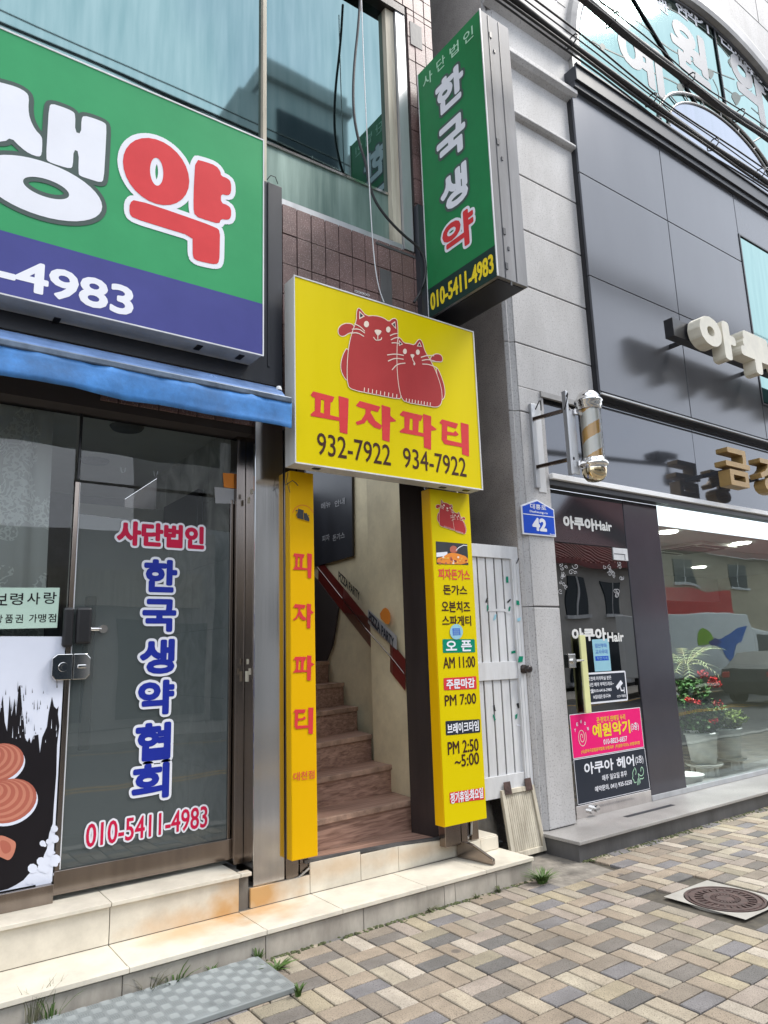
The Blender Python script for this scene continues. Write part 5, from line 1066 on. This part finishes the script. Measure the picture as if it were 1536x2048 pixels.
# ================================================================ STUCK ON AND HANGING BEHIND THE LEFT SHOP'S GLASS
PN = Plane('y', 4.288); k7 = lambda p: PN.uv(p[0]/2.56, 1100+p[1]/2.56)
T = thing('mushroom_poster', (.5, 4.288, .44), 'white poster with black brushed ink and reddish brown mushrooms on the shop window', 'poster')
a = Art(PN); a.put([Vector(q) for q in ((-.55, .445), (.913, .445), (.913, 1.70), (-.55, 1.72))], [[0,1,2,3]], 'paper_white', 0)
ink = [(-600, 900), (-300, 800), (-100, 900), (0, 830), (14, 745), (24, 880), (36, 930), (50, 745), (58, 850), (66, 820), (74, 760), (82, 850), (96, 700), (104, 690), (112, 800), (122, 880), (128, 960), (140, 985), (150, 960), (158, 990), (172, 950), (196, 945), (204, 1040), (216, 960), (240, 905), (250, 830), (266, 752), (276, 800), (290, 815), (300, 800), (296, 840), (304, 900), (292, 1000), (288, 1150), (276, 1300), (270, 1400), (252, 1450), (240, 1530), (226, 1560), (215, 1600), (180, 1640), (150, 1655), (120, 1690), (80, 1715), (40, 1735), (0, 1745), (-600, 1760)]
a.poly([k7(p) for p in ink], 'ink', .001)
random.seed(11)
for i in range(60):
    x, y = random.uniform(0, 290), random.uniform(700, 990); a.poly([k7(p) for p in [(x, y), (x+random.uniform(1, 4), y-random.uniform(10, 60)), (x+4, y)]], random.choice(['ink', 'paper_white']), .0015+i*.000005)
for i in range(40):
    x, y = random.uniform(120, 300), random.uniform(1420, 1720)
    if x+(y-1420)*.35 > 240: r_ = random.uniform(6, 26); a.poly([k7(p) for p in ngon((x, y), r_, 9)], 'paper_white', .0016+i*.000005)
def cap(cx, cy, ax, ay, bx, by, o):
    a.poly([k7(p) for p in ellipse(cx+6, cy+14, ax, ay, bx, by, 36)], 'paper_white', o-.0002)
    for j, f in enumerate((1, .93, .87, .79, .73, .64, .58, .48, .42, .33, .27, .16)):
        a.poly([k7((p[0]-ax*.18*j*.3, p[1]-by*.05*j)) for p in ellipse(cx, cy, ax*f, ay*f, bx*f, by*f, 30)], ('brown_v', 'mush2')[j % 2], o+.00012*j)
M['mush2'] = flat('pale_mushroom_ring', (.54, .21, .14), .5)
cap(-10, 1090, 132, -30, 10, 96, .0022); cap(40, 1285, 146, -40, 20, 108, .0036)
a.poly([k7(p) for p in smooth([(-60, 1480), (0, 1455), (60, 1480), (85, 1500), (70, 1560), (45, 1590), (20, 1580), (-60, 1540)], 2)], 'mush2', .005); a.poly([k7(p) for p in smooth([(0, 1480), (50, 1495), (60, 1540), (20, 1560), (0, 1520)], 2)], 'brown_v', .0052)
a.build('poster_print', T)
T = thing('paper_notice', (.6, 4.288, 1.73), 'pale green paper notice with two lines of black brush writing beside the door', 'notice')
a = Art(PN); a.put([Vector(q) for q in ((-.30, 1.725), (.866, 1.748), (.868, 1.968), (-.30, 1.94))], [[0,1,2,3]], 'paper_mint', .003)
for ch, x in zip('보령사랑', (2, 33, 67, 100)): V, F = glyphs(ch); a.text(ch, x-13 if x > 5 else -10, x+13, 1199-x*.03, 24, 'ink', .004, .012)
for ch, x in zip('상품권가맹점', (-3, 18, 38, 66, 84, 104)): a.text(ch, x-8, x+8, 1238-x*.02, 17, 'ink', .004, .012)
for i, ch in enumerate('지역화폐'): pass
a.build('paper', T)
c = MB(); nx = 160; V = []; nz_ = 8
for j in range(nz_+1):
    for i in range(nx+1):
        x = -3.3+4.12*i/nx; t = j/nz_; V.append((x+.02*t, 4.47+.030*math.sin(x*26)+.014*math.sin(x*61+1)*(1-.4*t), 3.15*(1-t)+1.70*t))
c.add(V, [(j*(nx+1)+i, j*(nx+1)+i+1, (j+1)*(nx+1)+i+1, (j+1)*(nx+1)+i) for j in range(nz_) for i in range(nx)], 0, True)
c.build('lace_curtain', 'curtain', base=(.3, 4.47, 1.7), label='white lace curtain hanging behind the fixed shop window', cat='curtain')
T = thing('television', (1.9, 5.5, 2.35), 'dark flat television on the marble wall inside the left shop', 'television')
q = [Wx(336, 1035, 1.97), Wx(381, 1050, 1.97), Wx(383, 1002, 1.97), Wx(336, 1022, 1.97)]
c = MB(); c.box(1.93, 1.975, 5.0, 5.75, 2.44, 2.80); c.build('screen', 'black', T, bevel=.004); c = MB(); c.box(1.975, 2.0, 5.3, 5.5, 2.55, 2.7); c.build('wall_mount', 'char', T)

# ================================================================ ON THE PAVEMENT
T = thing('manhole_cover', (4.48, 2.70, 0), 'round rusty cast iron manhole cover in a pale square concrete slab', 'manhole cover')
MX, MY, MR = 4.475, 2.70, .232; c = MB(); n = 48
sq = []
for k_ in range(n):
    t = 2*math.pi*k_/n; s_ = .2475/max(abs(math.cos(t)), abs(math.sin(t))); sq.append((MX+s_*math.cos(t), MY+s_*1.06*math.sin(t)))
cr_ = [(MX+(MR+.008)*math.cos(2*math.pi*k_/n), MY+(MR+.008)*math.sin(2*math.pi*k_/n)) for k_ in range(n)]
for k_ in range(n): 
    j = (k_+1) % n; c.quad((*sq[k_], .003), (*sq[j], .003), (*cr_[j], .001), (*cr_[k_], .001)); c.quad((*cr_[k_], .001), (*cr_[j], .001), (*cr_[j], -.015), (*cr_[k_], -.015))
c.build('slab', 'slab', T)
c = MB(); c.lathe((MX, MY, 0), [(0, .004), (.05, .004), (.055, -.002), (.085, -.002), (.09, .004), (.125, .004), (.13, -.003), (.175, -.003), (.18, .004), (.205, .004), (.208, -.004), (.216, -.004), (.219, .004), (MR, .004), (MR, -.02)], 48, 0, False)
for k_ in range(24):
    t = 2*math.pi*k_/24; d_ = Vector((math.cos(t), math.sin(t), 0)); p = Vector((-d_.y, d_.x, 0)); b_ = Vector((MX, MY, -.003))
    for r0_, r1_, w_ in ((.132, .174, .006), (.057, .084, .005)): c.prism([b_+d_*r0_-p*w_, b_+d_*r1_-p*w_, b_+d_*r1_+p*w_, b_+d_*r0_+p*w_], (0, 0, .0065))
c.build('lid', 'iron', T)
T = thing('chequer_plate', (.5, 3.5, 0), 'grey steel chequer plate ramp lying against the lower tiled step', 'ramp')
c = MB(); c.prism([(-3, 3.31, .0), (-3, 3.31, .026), (-3, 3.735, .034), (-3, 3.735, 0)], (4.815, 0, 0)); pb = c.build('plate', 'plate', T, bevel=.004)
c = MB(); ce = .052
for i in range(int(2.4/ce)):
    for j in range(8):
        x, y = 1.80-(i+.5)*ce, 3.325+(j+.5)*ce-.001; z = .0262+(y-3.31)*.0188
        if y > 3.727: continue
        hv = (i+j) % 2
        for q_ in range(5):
            o = (q_-2)*.0098; l = .0225; w_ = .0019; dx, dy = (l, w_) if hv else (w_, l); ox, oy = (0, o) if hv else (o, 0)
            c.add([(x+ox-dx, y+oy-dy, z), (x+ox+dx, y+oy-dy, z), (x+ox+dx, y+oy+dy, z), (x+ox-dx, y+oy+dy, z), (x+ox-dx*.7, y+oy-dy*.4, z+.0013), (x+ox+dx*.7, y+oy-dy*.4, z+.0013), (x+ox+dx*.7, y+oy+dy*.4, z+.0013), (x+ox-dx*.7, y+oy+dy*.4, z+.0013)], [(4,5,6,7), (0,1,5,4), (1,2,6,5), (2,3,7,6), (3,0,4,7)])
M['plate_worn'] = mat('worn_plate_bar', (.34, .37, .37), .55, .2, .2, 5, 0, 60, 0, None, .4, 0, (0, 0, 0), .5, 2.5)
c.build('raised_bars', 'plate_worn', T)['kind'] = 'stuff'
def tuft(px, py, n, h, spread, label, m='grass', wd=.006, y=None, seed=0):
    random.seed(seed+int(px)); p = Wz(px, py, 0) if y is None else Vector((Wy(px, py, y).x, y, 0)); c_ = MB()
    for i in range(n):
        a_ = random.random()*6.283; r_ = random.random()**.5*spread*.25; b_ = p+Vector((math.cos(a_)*r_, math.sin(a_)*r_*.5-.002, 0)); hh = h*random.uniform(.5, 1.1); ln_ = Vector((math.cos(a_), math.sin(a_)*.7, 0))*spread*random.uniform(.3, 1); s_ = Vector((-math.sin(a_), math.cos(a_), 0))*wd*random.uniform(.6, 1.2)
        pts_ = [b_+ln_*(t*t)+Vector((0, 0, hh*(t-.25*t*t))) for t in (0, .35, .7, 1)]; V_ = []
        for q_, f_ in zip(pts_, (1, .9, .6, .05)): V_ += [q_-s_*f_, q_+s_*f_]
        c_.add(V_, [(0,1,3,2), (2,3,5,4), (4,5,7,6)])
    c_.build('grass_tuft', m, base=tuple(p), label=label, cat='grass tuft')
tuft(1085, 1766, 120, .10, .16, 'bright green grass clump at the right end of the lower step', 'grass', .006)
tuft(552, 1940, 26, .05, .12, 'small flat green weed at the back corner of the chequer plate', 'grass', .010)
tuft(516, 1922, 14, .10, .06, 'short weed sprouting from the step joint behind the chequer plate tip', 'grass', .007, 3.738)
tuft(597, 1992, 16, .08, .05, 'upright little weed at the front tip of the chequer plate', 'grass', .009)
M['drygrass'] = mat('dry_grass_blade', (.20, .20, .11), .7, 0, .4, 9)
tuft(300, 1960, 22, .17, .15, 'tall dry grass sprig by the step, left of the leafy one', 'drygrass', .003, 3.735)
tuft(350, 1955, 20, .14, .14, 'leafy sprig at the step face in the middle of the ramp', 'grass', .005, 3.735)
tuft(422, 1938, 10, .07, .05, 'tiny green sprig at the step face nearest the rust stain', 'grass', .005, 3.735)
tuft(62, 2040, 16, .24, .12, 'tall thin grass blades in the far left lower corner', 'drygrass', .003, 3.733)
tuft(102, 2040, 20, .22, .14, 'denser thin grass blades second from the left corner', 'grass', .003, 3.733)
tuft(953, 1797, 12, .035, .05, 'dark little weed at the foot of the lower step below the menu sign', 'moss', .005)
tuft(998, 1783, 16, .045, .07, 'dark spreading weed at the foot of the lower step near its right end', 'moss', .005)
tuft(860, 1822, 14, .04, .10, 'flat yellowish weed along the step base below the stair entrance', 'drygrass', .005)
random.seed(21); c = MB()
def mossy(x0, x1, yb, n, d):
    for i in range(n):
        x = random.uniform(x0, x1); y = yb-abs(random.gauss(0, d)); r_ = random.uniform(.004, .014)
        if random.random() < .35+.65*(.5+.5*math.sin(x*3.7)*math.sin(x*1.3+1)):
            c.lathe((x, y, -.004), [(r_, 0), (r_*.8, r_*.5), (0, r_*.75)], 6)
mossy(1.85, 3.88, 3.748, 500, .018); mossy(4.46, 9, 3.80, 900, .03); mossy(3.9, 4.0, 3.8, 20, .02)
c.build('moss', 'moss', kind='stuff')

# ================================================================ PLANTS IN THE RIGHT SHOP WINDOW
def leafblob(c_, ctr, r_, n, size, mi=0, flat_=.6):
    for i in range(n):
        d_ = Vector((random.gauss(0, 1), random.gauss(0, 1), random.gauss(0, .7))).normalized(); p = Vector(ctr)+Vector((d_.x*r_[0], d_.y*r_[0], d_.z*r_[1]))*random.random()**.4
        u_ = Vector((random.gauss(0, 1), random.gauss(0, 1), random.gauss(0, flat_))).normalized(); v_ = u_.cross(Vector((random.gauss(0, 1), random.gauss(0, 1), 1))).normalized(); s_ = size*random.uniform(.6, 1.2)
        c_.add([p-u_*s_, p-v_*s_*.6+u_*s_*.1, p+u_*s_, p+v_*s_*.6+u_*s_*.1], [(0,1,2,3)], mi)
def potted(x, y, r_, h, label, leafm, fol, flw, z0=.14):
    t_ = thing('potted_plant', (x, y, z0), label, 'potted plant', 'potted plants behind the shop window')
    c_ = MB(); c_.lathe((x, y, z0), [(r_*.98, .10), (r_*1.12, .12), (r_*1.12, .135), (r_*.9, .125), (0, .12)], 28); c_.build('saucer', 'pot', t_)
    c_ = MB(); c_.lathe((x, y, z0), [(r_*.55, 0), (r_*.55, .10)], 16)
    for k_ in range(4): t = k_*math.pi/2+.5; c_.box(x+math.cos(t)*r_*.7-.015, x+math.cos(t)*r_*.7+.015, y+math.sin(t)*r_*.7-.015, y+math.sin(t)*r_*.7+.015, z0, z0+.10)
    c_.build('stand', 'pot', t_)
    c_ = MB(); c_.lathe((x, y, z0), [(r_*.74, .125), (r_*.94, .12+h*.9), (r_*1.03, .12+h*.92), (r_*1.03, .12+h), (r_*.92, .12+h), (r_*.9, .12+h*.93), (0, .12+h*.92)], 28); c_.build('pot', 'pot', t_)
    c_ = MB(); zt_ = z0+.12+h
    for cx_, cy_, cz_, rr, n_ in fol: leafblob(c_, (x+cx_, y+cy_, zt_+cz_), (rr, rr*.8), n_, .032); c_.tube([(x, y, zt_-.02), (x+cx_*.6, y+cy_*.6, zt_+cz_*.5), (x+cx_, y+cy_, zt_+cz_)], .006, 5)
    c_.build('foliage', leafm, t_)
    for cx_, cy_, cz_, rr in flw:
        c_ = MB(); leafblob(c_, (x+cx_, y+cy_, zt_+cz_), (rr, rr*.7), 60, .018); c_.build('flower_head', 'flower', t_)
random.seed(4)
potted(7.62, 4.66, .175, .34, 'white pot of tall red geraniums on a stand behind the shop window', 'leaf', [(-.1, 0, .10, .16, 260), (.12, -.05, .22, .18, 300), (-.02, 0, .45, .16, 220), (-.2, .05, .32, .12, 120), (.2, -.02, .05, .1, 120)], [(.22, -.12, .50, .06), (.16, -.12, .56, .05), (.14, -.16, .30, .065), (.02, -.15, .12, .055), (-.18, -.1, .33, .05), (-.28, -.08, .36, .045), (.26, -.12, .22, .05)])
potted(8.18, 4.68, .165, .34, 'shorter white pot of yellow-green leaves right of the geraniums', 'leaf2', [(0, 0, .06, .16, 260), (.12, -.05, .10, .13, 200), (-.1, -.05, .12, .12, 160)], [])
T = thing('palm_plant', (7.85, 4.95, .14), 'palm with arching fronds and red flowers beside the dark column', 'potted plant')
c = MB(); c.lathe((7.85, 4.95, .14), [(.15, 0), (.17, .45), (.18, .47), (0, .46)], 20); c.build('pot', 'dark_col', T)
c = MB(); c.tube([(7.85, 4.95, .55), (7.83, 4.93, .9), (7.8, 4.86, 1.33)], .035, 8); c.build('trunk', 'iron', T)
c = MB(); random.seed(9)
for i in range(22):
    a_ = i*2.4; el_ = random.uniform(.3, 1.2); L_ = random.uniform(.45, .72); pts_ = [Vector((7.8, 4.86, 1.30))+Vector((math.cos(a_)*L_*t*math.cos(el_*.6), math.sin(a_)*.6*L_*t*math.cos(el_*.6), L_*(t*math.sin(el_)-.45*t*t))) for t in [k_/9 for k_ in range(10)]]
    c.tube(pts_, [.006-.0005*k_ for k_ in range(10)], 4)
    for k_ in range(2, 10):
        d_ = (pts_[k_]-pts_[k_-1]).normalized(); s_ = d_.cross(Vector((0, 0, 1))).normalized()
        for sg in (-1, 1): tp = pts_[k_]+(s_*sg*.8+d_*.6+Vector((0, 0, -.2)))*.10; c.add([pts_[k_], pts_[k_]+d_*.012, tp], [(0,1,2)])
c.build('frond', 'leaf3', T)
c = MB(); leafblob(c, (7.72, 4.78, 1.08), (.16, .14), 160, .03); c.build('foliage', 'leaf', T)
for p in ((7.80, 4.66, 1.22), (7.96, 4.66, 1.10)): c = MB(); leafblob(c, p, (.06, .05), 70, .02); c.build('flower_head', 'flower', T)
c = MB(); c.lathe((7.02, 4.5, .14), [(.0, .0), (.13, .0), (.16, .09), (.17, .09), (.17, .105), (.15, .10), (.12, .02), (0, .02)], 24); c.build('plant_tray', 'pot', base=(7.02, 4.5, .14), label='empty round plastic tray on the floor beside the dark column', cat='tray')
T = thing('folding_table', (8.9, 6.4, .14), 'white folding table with thin dark legs inside the right shop', 'table')
c = MB(); c.box(8.2, 9.8, 6.1, 6.8, .84, .87); c.build('tabletop', 'white_metal', T, bevel=.004)
for p0, p1 in (((8.3, 6.15), (8.75, 6.15)), ((8.75, 6.15), (8.3, 6.15)), ((9.2, 6.15), (9.65, 6.15)), ((9.65, 6.15), (9.2, 6.15))): c = MB(); c.tube([(*p0, .84), (*p1, .14)], .014, 8); c.build('leg', 'black', T)

# ================================================================ OVERHEAD CABLES
def bundle(y, a_, b_, spec, ties, label, seed):
    p0, p1 = Wy(*a_, y), Wy(*b_, y); d_ = p1-p0; e0, e1 = p0-d_*3.0, p1+d_*1.6; n_ = 60
    t_ = thing('cable_bundle', tuple((e0+e1)/2), label, 'cables'); random.seed(seed)
    def at(t, oy, oz, wob): 
        p = e0+(e1-e0)*t; s_ = t*5.6-3
        return p+Vector((0, oy+.006*math.sin(t*70+wob*9), oz+wob*.02*math.sin(t*40+wob*5)-.05*math.sin(math.pi*min(1, max(0, s_)))))
    for (oy, oz, r_, wob) in spec: c_ = MB(); c_.tube([at(i/n_, oy, oz, wob) for i in range(n_+1)], r_, 8); c_.build('cable', 'cable', t_)
    for s_ in ties:
        t = (s_+3)/5.6; p = at(t, 0, .01, 0); c_ = MB(); c_.tube([p+Vector((.03*math.sin(k_*.7), .075*math.cos(k_*.7)*.8, .075*math.sin(k_*.7)+.02)) for k_ in range(10)], .006, 6); c_.build('tie_loop', 'cable', t_)
bundle(3.0, (1031, 2), (1536, 366), [(0, 0, .026, 0), (.03, .06, .014, .4), (-.03, .10, .008, .9), (0, -.05, .012, .3), (.04, .16, .006, .2), (.02, -.085, .008, .8)], [.17, .45, .72, .95, -.1, 1.2], 'lower bundle of black cables crossing in front of the grey cladding', 1)
bundle(2.7, (1171, 0), (1536, 276), [(0, 0, .034, 0), (.03, .055, .012, .3), (-.03, -.045, .010, .5), (.0, .11, .006, .8)], [.12, .5, .8, 1.1], 'upper thick black cable run crossing the arched window', 2)

# ================================================================ ACROSS THE STREET (seen in the glass)
M['roof_red'] = mat('red_roof_tile', (.26, .06, .055), .55, 0, .25, 3, .3, 20)
M['house_white'] = mat('pale_render', (.50, .48, .45), .8, 0, .1, 1)
M['house_beige'] = mat('beige_render', (.55, .48, .36), .8, 0, .12, 1)
M['tower_wall'] = mat('grey_tower_wall', (.42, .43, .43), .7, 0, .12, .4)
M['win_dark'] = flat('dark_window_glass', (.03, .04, .05), .08)
def house(name, x0, x1, y0, y1, zw, zr, wallm, label, wins, sign=None, over=.7):
    t_ = thing(name, ((x0+x1)/2, (y0+y1)/2, 0), label, 'house')
    c_ = MB(); c_.box(x0, x1, y0, y1, 0, zw); wl = c_.build('wall', wallm, t_)
    c_ = MB(); ym = (y0+y1)/2; pr_ = [(y1+over, zw-.15), (ym, zr), (y0-over, zw-.15), (y0-over, zw+.1), (ym, zr+.3), (y1+over, zw+.1)]
    c_.prism([(x0-over, y, z) for y, z in pr_], (x1-x0+2*over, 0, 0))
    nr = int((x1-x0+2*over)/.3)
    for i in range(nr): x = x0-over+(i+.5)*.3; c_.tube([(x, y1+over, zw+.1), (x, ym, zr+.3)], .07, 6)
    c_.tube([(x0-over-.1, ym, zr+.5), (x0-over+.5, ym, zr+.36), (x1+over-.5, ym, zr+.36), (x1+over+.1, ym, zr+.5)], .14, 8); c_.build('roof', 'roof_red', t_)
    for (a_, b_, z0, z1) in wins:
        c_ = MB(); c_.box(a_, b_, y1, y1+.06, z0, z1); wn = c_.build('window', 'win_dark', t_); c_ = MB(); c_.box(a_-.12, b_+.12, y1, y1+.16, z0-.14, z0); c_.box((a_+b_)/2-.03, (a_+b_)/2+.03, y1+.06, y1+.08, z0, z1); c_.build('frame', 'white_metal', wn)
    if sign:
        c_ = MB(); c_.box(x0+.3, x0+6, y1+.02, y1+.35, sign[0], sign[1]); c_.build('sign_band', 'red_v', t_)
    return t_
house('house', 22.4, 27.9, -17, -11, 5.0, 7.2, 'house_white', 'white house with red tiled roof opposite, mirrored in the dark door', [(23.4, 24.3, 2.9, 4.4), (25.6, 26.9, 2.9, 4.4), (23.5, 26.5, .2, 2.1)])
house('house', 29.2, 44, -18, -11, 6.0, 9.0, 'house_beige', 'beige shop house with red tiled roof and red sign band, mirrored in the shop window', [(30, 32, .3, 2.4), (33, 36, .3, 2.4), (31, 33, 4.4, 5.6), (36, 38, 4.4, 5.6)], (2.7, 4.1))
T = thing('apartment_block', (10, -14, 0), 'tall grey apartment block opposite with stepped roof, mirrored in the teal window', 'building')
c = MB(); c.box(8.6, 11.7, -20, -9, 0, 20.0); c.box(7.85, 8.6, -18, -9.2, 0, 18.7); c.box(8.5, 11.8, -20, -8.8, 19.2, 19.5); wl = c.build('wall', 'tower_wall', T)
for z in range(2, 19, 3):
    c = MB(); c.box(9.0, 11.3, -9, -8.95, z, z+1.3); c.build('window', 'win_dark', T)
T = thing('apartment_block', (15, -14, 0), 'grey apartment block opposite, right of the stepped one, mirrored in the teal window', 'building')
c = MB(); c.box(12.8, 17, -20, -9, 0, 19.3); c.build('wall', 'tower_wall', T)
for z in range(2, 18, 3):
    c = MB(); c.box(13.3, 16.3, -9, -8.95, z, z+1.3); c.build('window', 'win_dark', T)
T = thing('shop_row', (0, -13, 0), 'long grey shop row opposite with pale sign band, mirrored dimly in the glass door', 'building')
c = MB(); c.box(-14, 7.5, -18, -9.5, 0, 4.8); c.build('wall', 'house_white', T)
for x in range(-13, 7, 3): c = MB(); c.box(x, x+2.3, -9.5, -9.44, .2, 2.6); c.build('window', 'win_dark', T)
c = MB(); c.box(-13.5, 7, -9.5, -9.2, 2.9, 3.7); c.build('sign_band', 'oldpaint', T)
# delivery lorry
M['lorry_white'] = mat('white_lorry_paint', (.86, .88, .88), .3, 0, .04, 1)
M['logo_green'] = flat('leaf_green_logo', (.30, .58, .02), .4); M['logo_blue'] = flat('bright_blue_logo', (.02, .16, .62), .4); M['rubber'] = mat('tyre_rubber', (.02, .02, .02), .8)
T = thing('delivery_lorry', (22.5, -5, -.13), 'white box lorry with green and blue leaf logo parked across the street', 'lorry')
c = MB(); c.box(19.7, 24.5, -6.0, -4.2, .55, 2.5); c.build('cargo_box', 'lorry_white', T, bevel=.03)
c = MB(); c.prism([(24.6, -4.25, .3), (26.1, -4.25, .3), (26.1, -4.25, 1.1), (25.8, -4.25, 1.95), (24.6, -4.25, 2.05)], (0, -1.7, 0)); cb_ = c.build('cab', 'lorry_white', T, bevel=.04)
c = MB(); c.prism([(24.8, -4.235, 1.15), (25.95, -4.235, 1.15), (25.7, -4.235, 1.8), (24.8, -4.235, 1.85)], (0, -.01, 0)); c.build('side_window', 'win_dark', cb_)
c = MB(); c.box(19.8, 26, -5.7, -4.5, .3, .54); c.build('chassis', 'black', T)
for x in (20.6, 25.3):
    for y in (-4.3, -5.9): c = MB(); c.tube([(x, y, .17), (x, y-.2 if y > -5 else y+.2, .17)], .31, 20); wh = c.build('wheel', 'rubber', T); c = MB(); c.tube([(x, y+.01, .17), (x, y-.01, .17)], .17, 16); c.build('rim', 'alu', wh)
class Far(Plane):
    def pt(s, uv, off=0): return Vector((uv[0], s.k+off, uv[1]))
def mir(px, py, yt=-4.2):
    d_ = ray(px, py); t = (2*4.27-yt)/d_.y; return Vector((d_.x*t, CH+d_.z*t))
a = Art(Far('y', -4.2)); m6 = lambda x, y: mir(1250+x/3.2, 980+y/3.2)
a.poly([m6(*p) for p in smooth([(492, 875), (540, 910), (572, 950), (525, 985), (480, 992)], 1)], 'logo_green', .012)
a.poly([m6(*p) for p in [(560, 965), (640, 920), (776, 875), (735, 960), (715, 1040), (700, 1112), (640, 1060), (600, 1000)]], 'logo_blue', .014)
a.poly([m6(*p) for p in [(530, 965), (575, 940), (600, 965), (580, 985), (545, 985)]], 'navy_v', .016); a.build('logo', T)
# grey saloon car
T = thing('car', (22, -1.9, -.13), 'dark grey saloon car standing on the road, mirrored in the shop window', 'car')
M['car_grey'] = mat('dark_grey_car_paint', (.05, .055, .06), .45, 0, .03, 1, 0, 60, 0, None, .25)
c = MB(); pr_ = [(x+2.4, z) for x, z in [(17.4, .15), (21.8, .15), (21.85, .55), (21.6, .75), (20.7, .85), (20.0, 1.25), (18.6, 1.28), (17.9, .92), (17.4, .85), (17.32, .5)]]
c.prism([(x, -1.1, z) for x, z in pr_], (0, -1.7, 0)); bdy = c.build('body', 'car_grey', T, bevel=.06)
c = MB(); c.prism([(20.55, -1.09, .9), (22.9, -1.09, .86), (22.35, -1.09, 1.19), (21.05, -1.09, 1.21)], (0, -.02, 0)); c.build('side_window', 'win_dark', T)
for x in (20.6, 23.3):
    for y in (-1.08, -2.82): c = MB(); c.tube([(x, y, .18), (x, y-.2 if y > -2 else y+.2, .18)], .31, 20); wh = c.build('wheel', 'rubber', T); c = MB(); c.tube([(x, y+.01, .18), (x, y-.01, .18)], .19, 16); c.build('rim', 'alu', wh)
for y in (-1.25, -2.55): c = MB(); c.box(19.72, 19.82, y-.15, y+.15, .6, .75); c.build('tail_light', 'red_v', T, bevel=.02)
# camera pole beside the kerb
T = thing('camera_pole', (7.2, 1.95, 0), 'grey street pole with a camera arm at the kerb, mirrored in the dark band', 'pole')
c = MB(); c.tube([(7.2, 1.95, 0), (7.2, 1.95, 4.6)], [.07, .05], 12); c.build('post', 'char', T)
c = MB(); c.tube([(7.2, 1.95, 4.22), (10.6, 1.95, 4.45)], [.045, .03], 10); c.build('arm', 'char', T)
c = MB(); c.box(10.1, 10.35, 1.87, 2.03, 4.46, 4.62); c.box(10.35, 10.7, 1.9, 2.0, 4.55, 4.65); c.box(9.9, 10.05, 1.9, 2.0, 4.46, 4.56); c.build('camera_box', 'black', T, bevel=.01)
c = MB(); c.lathe((10.45, 1.95, 4.2), [(0, -.12), (.07, -.09), (.09, -.02), (.08, .06), (.03, .12), (.02, .22)], 16); c.build('dome_camera', 'black', T)
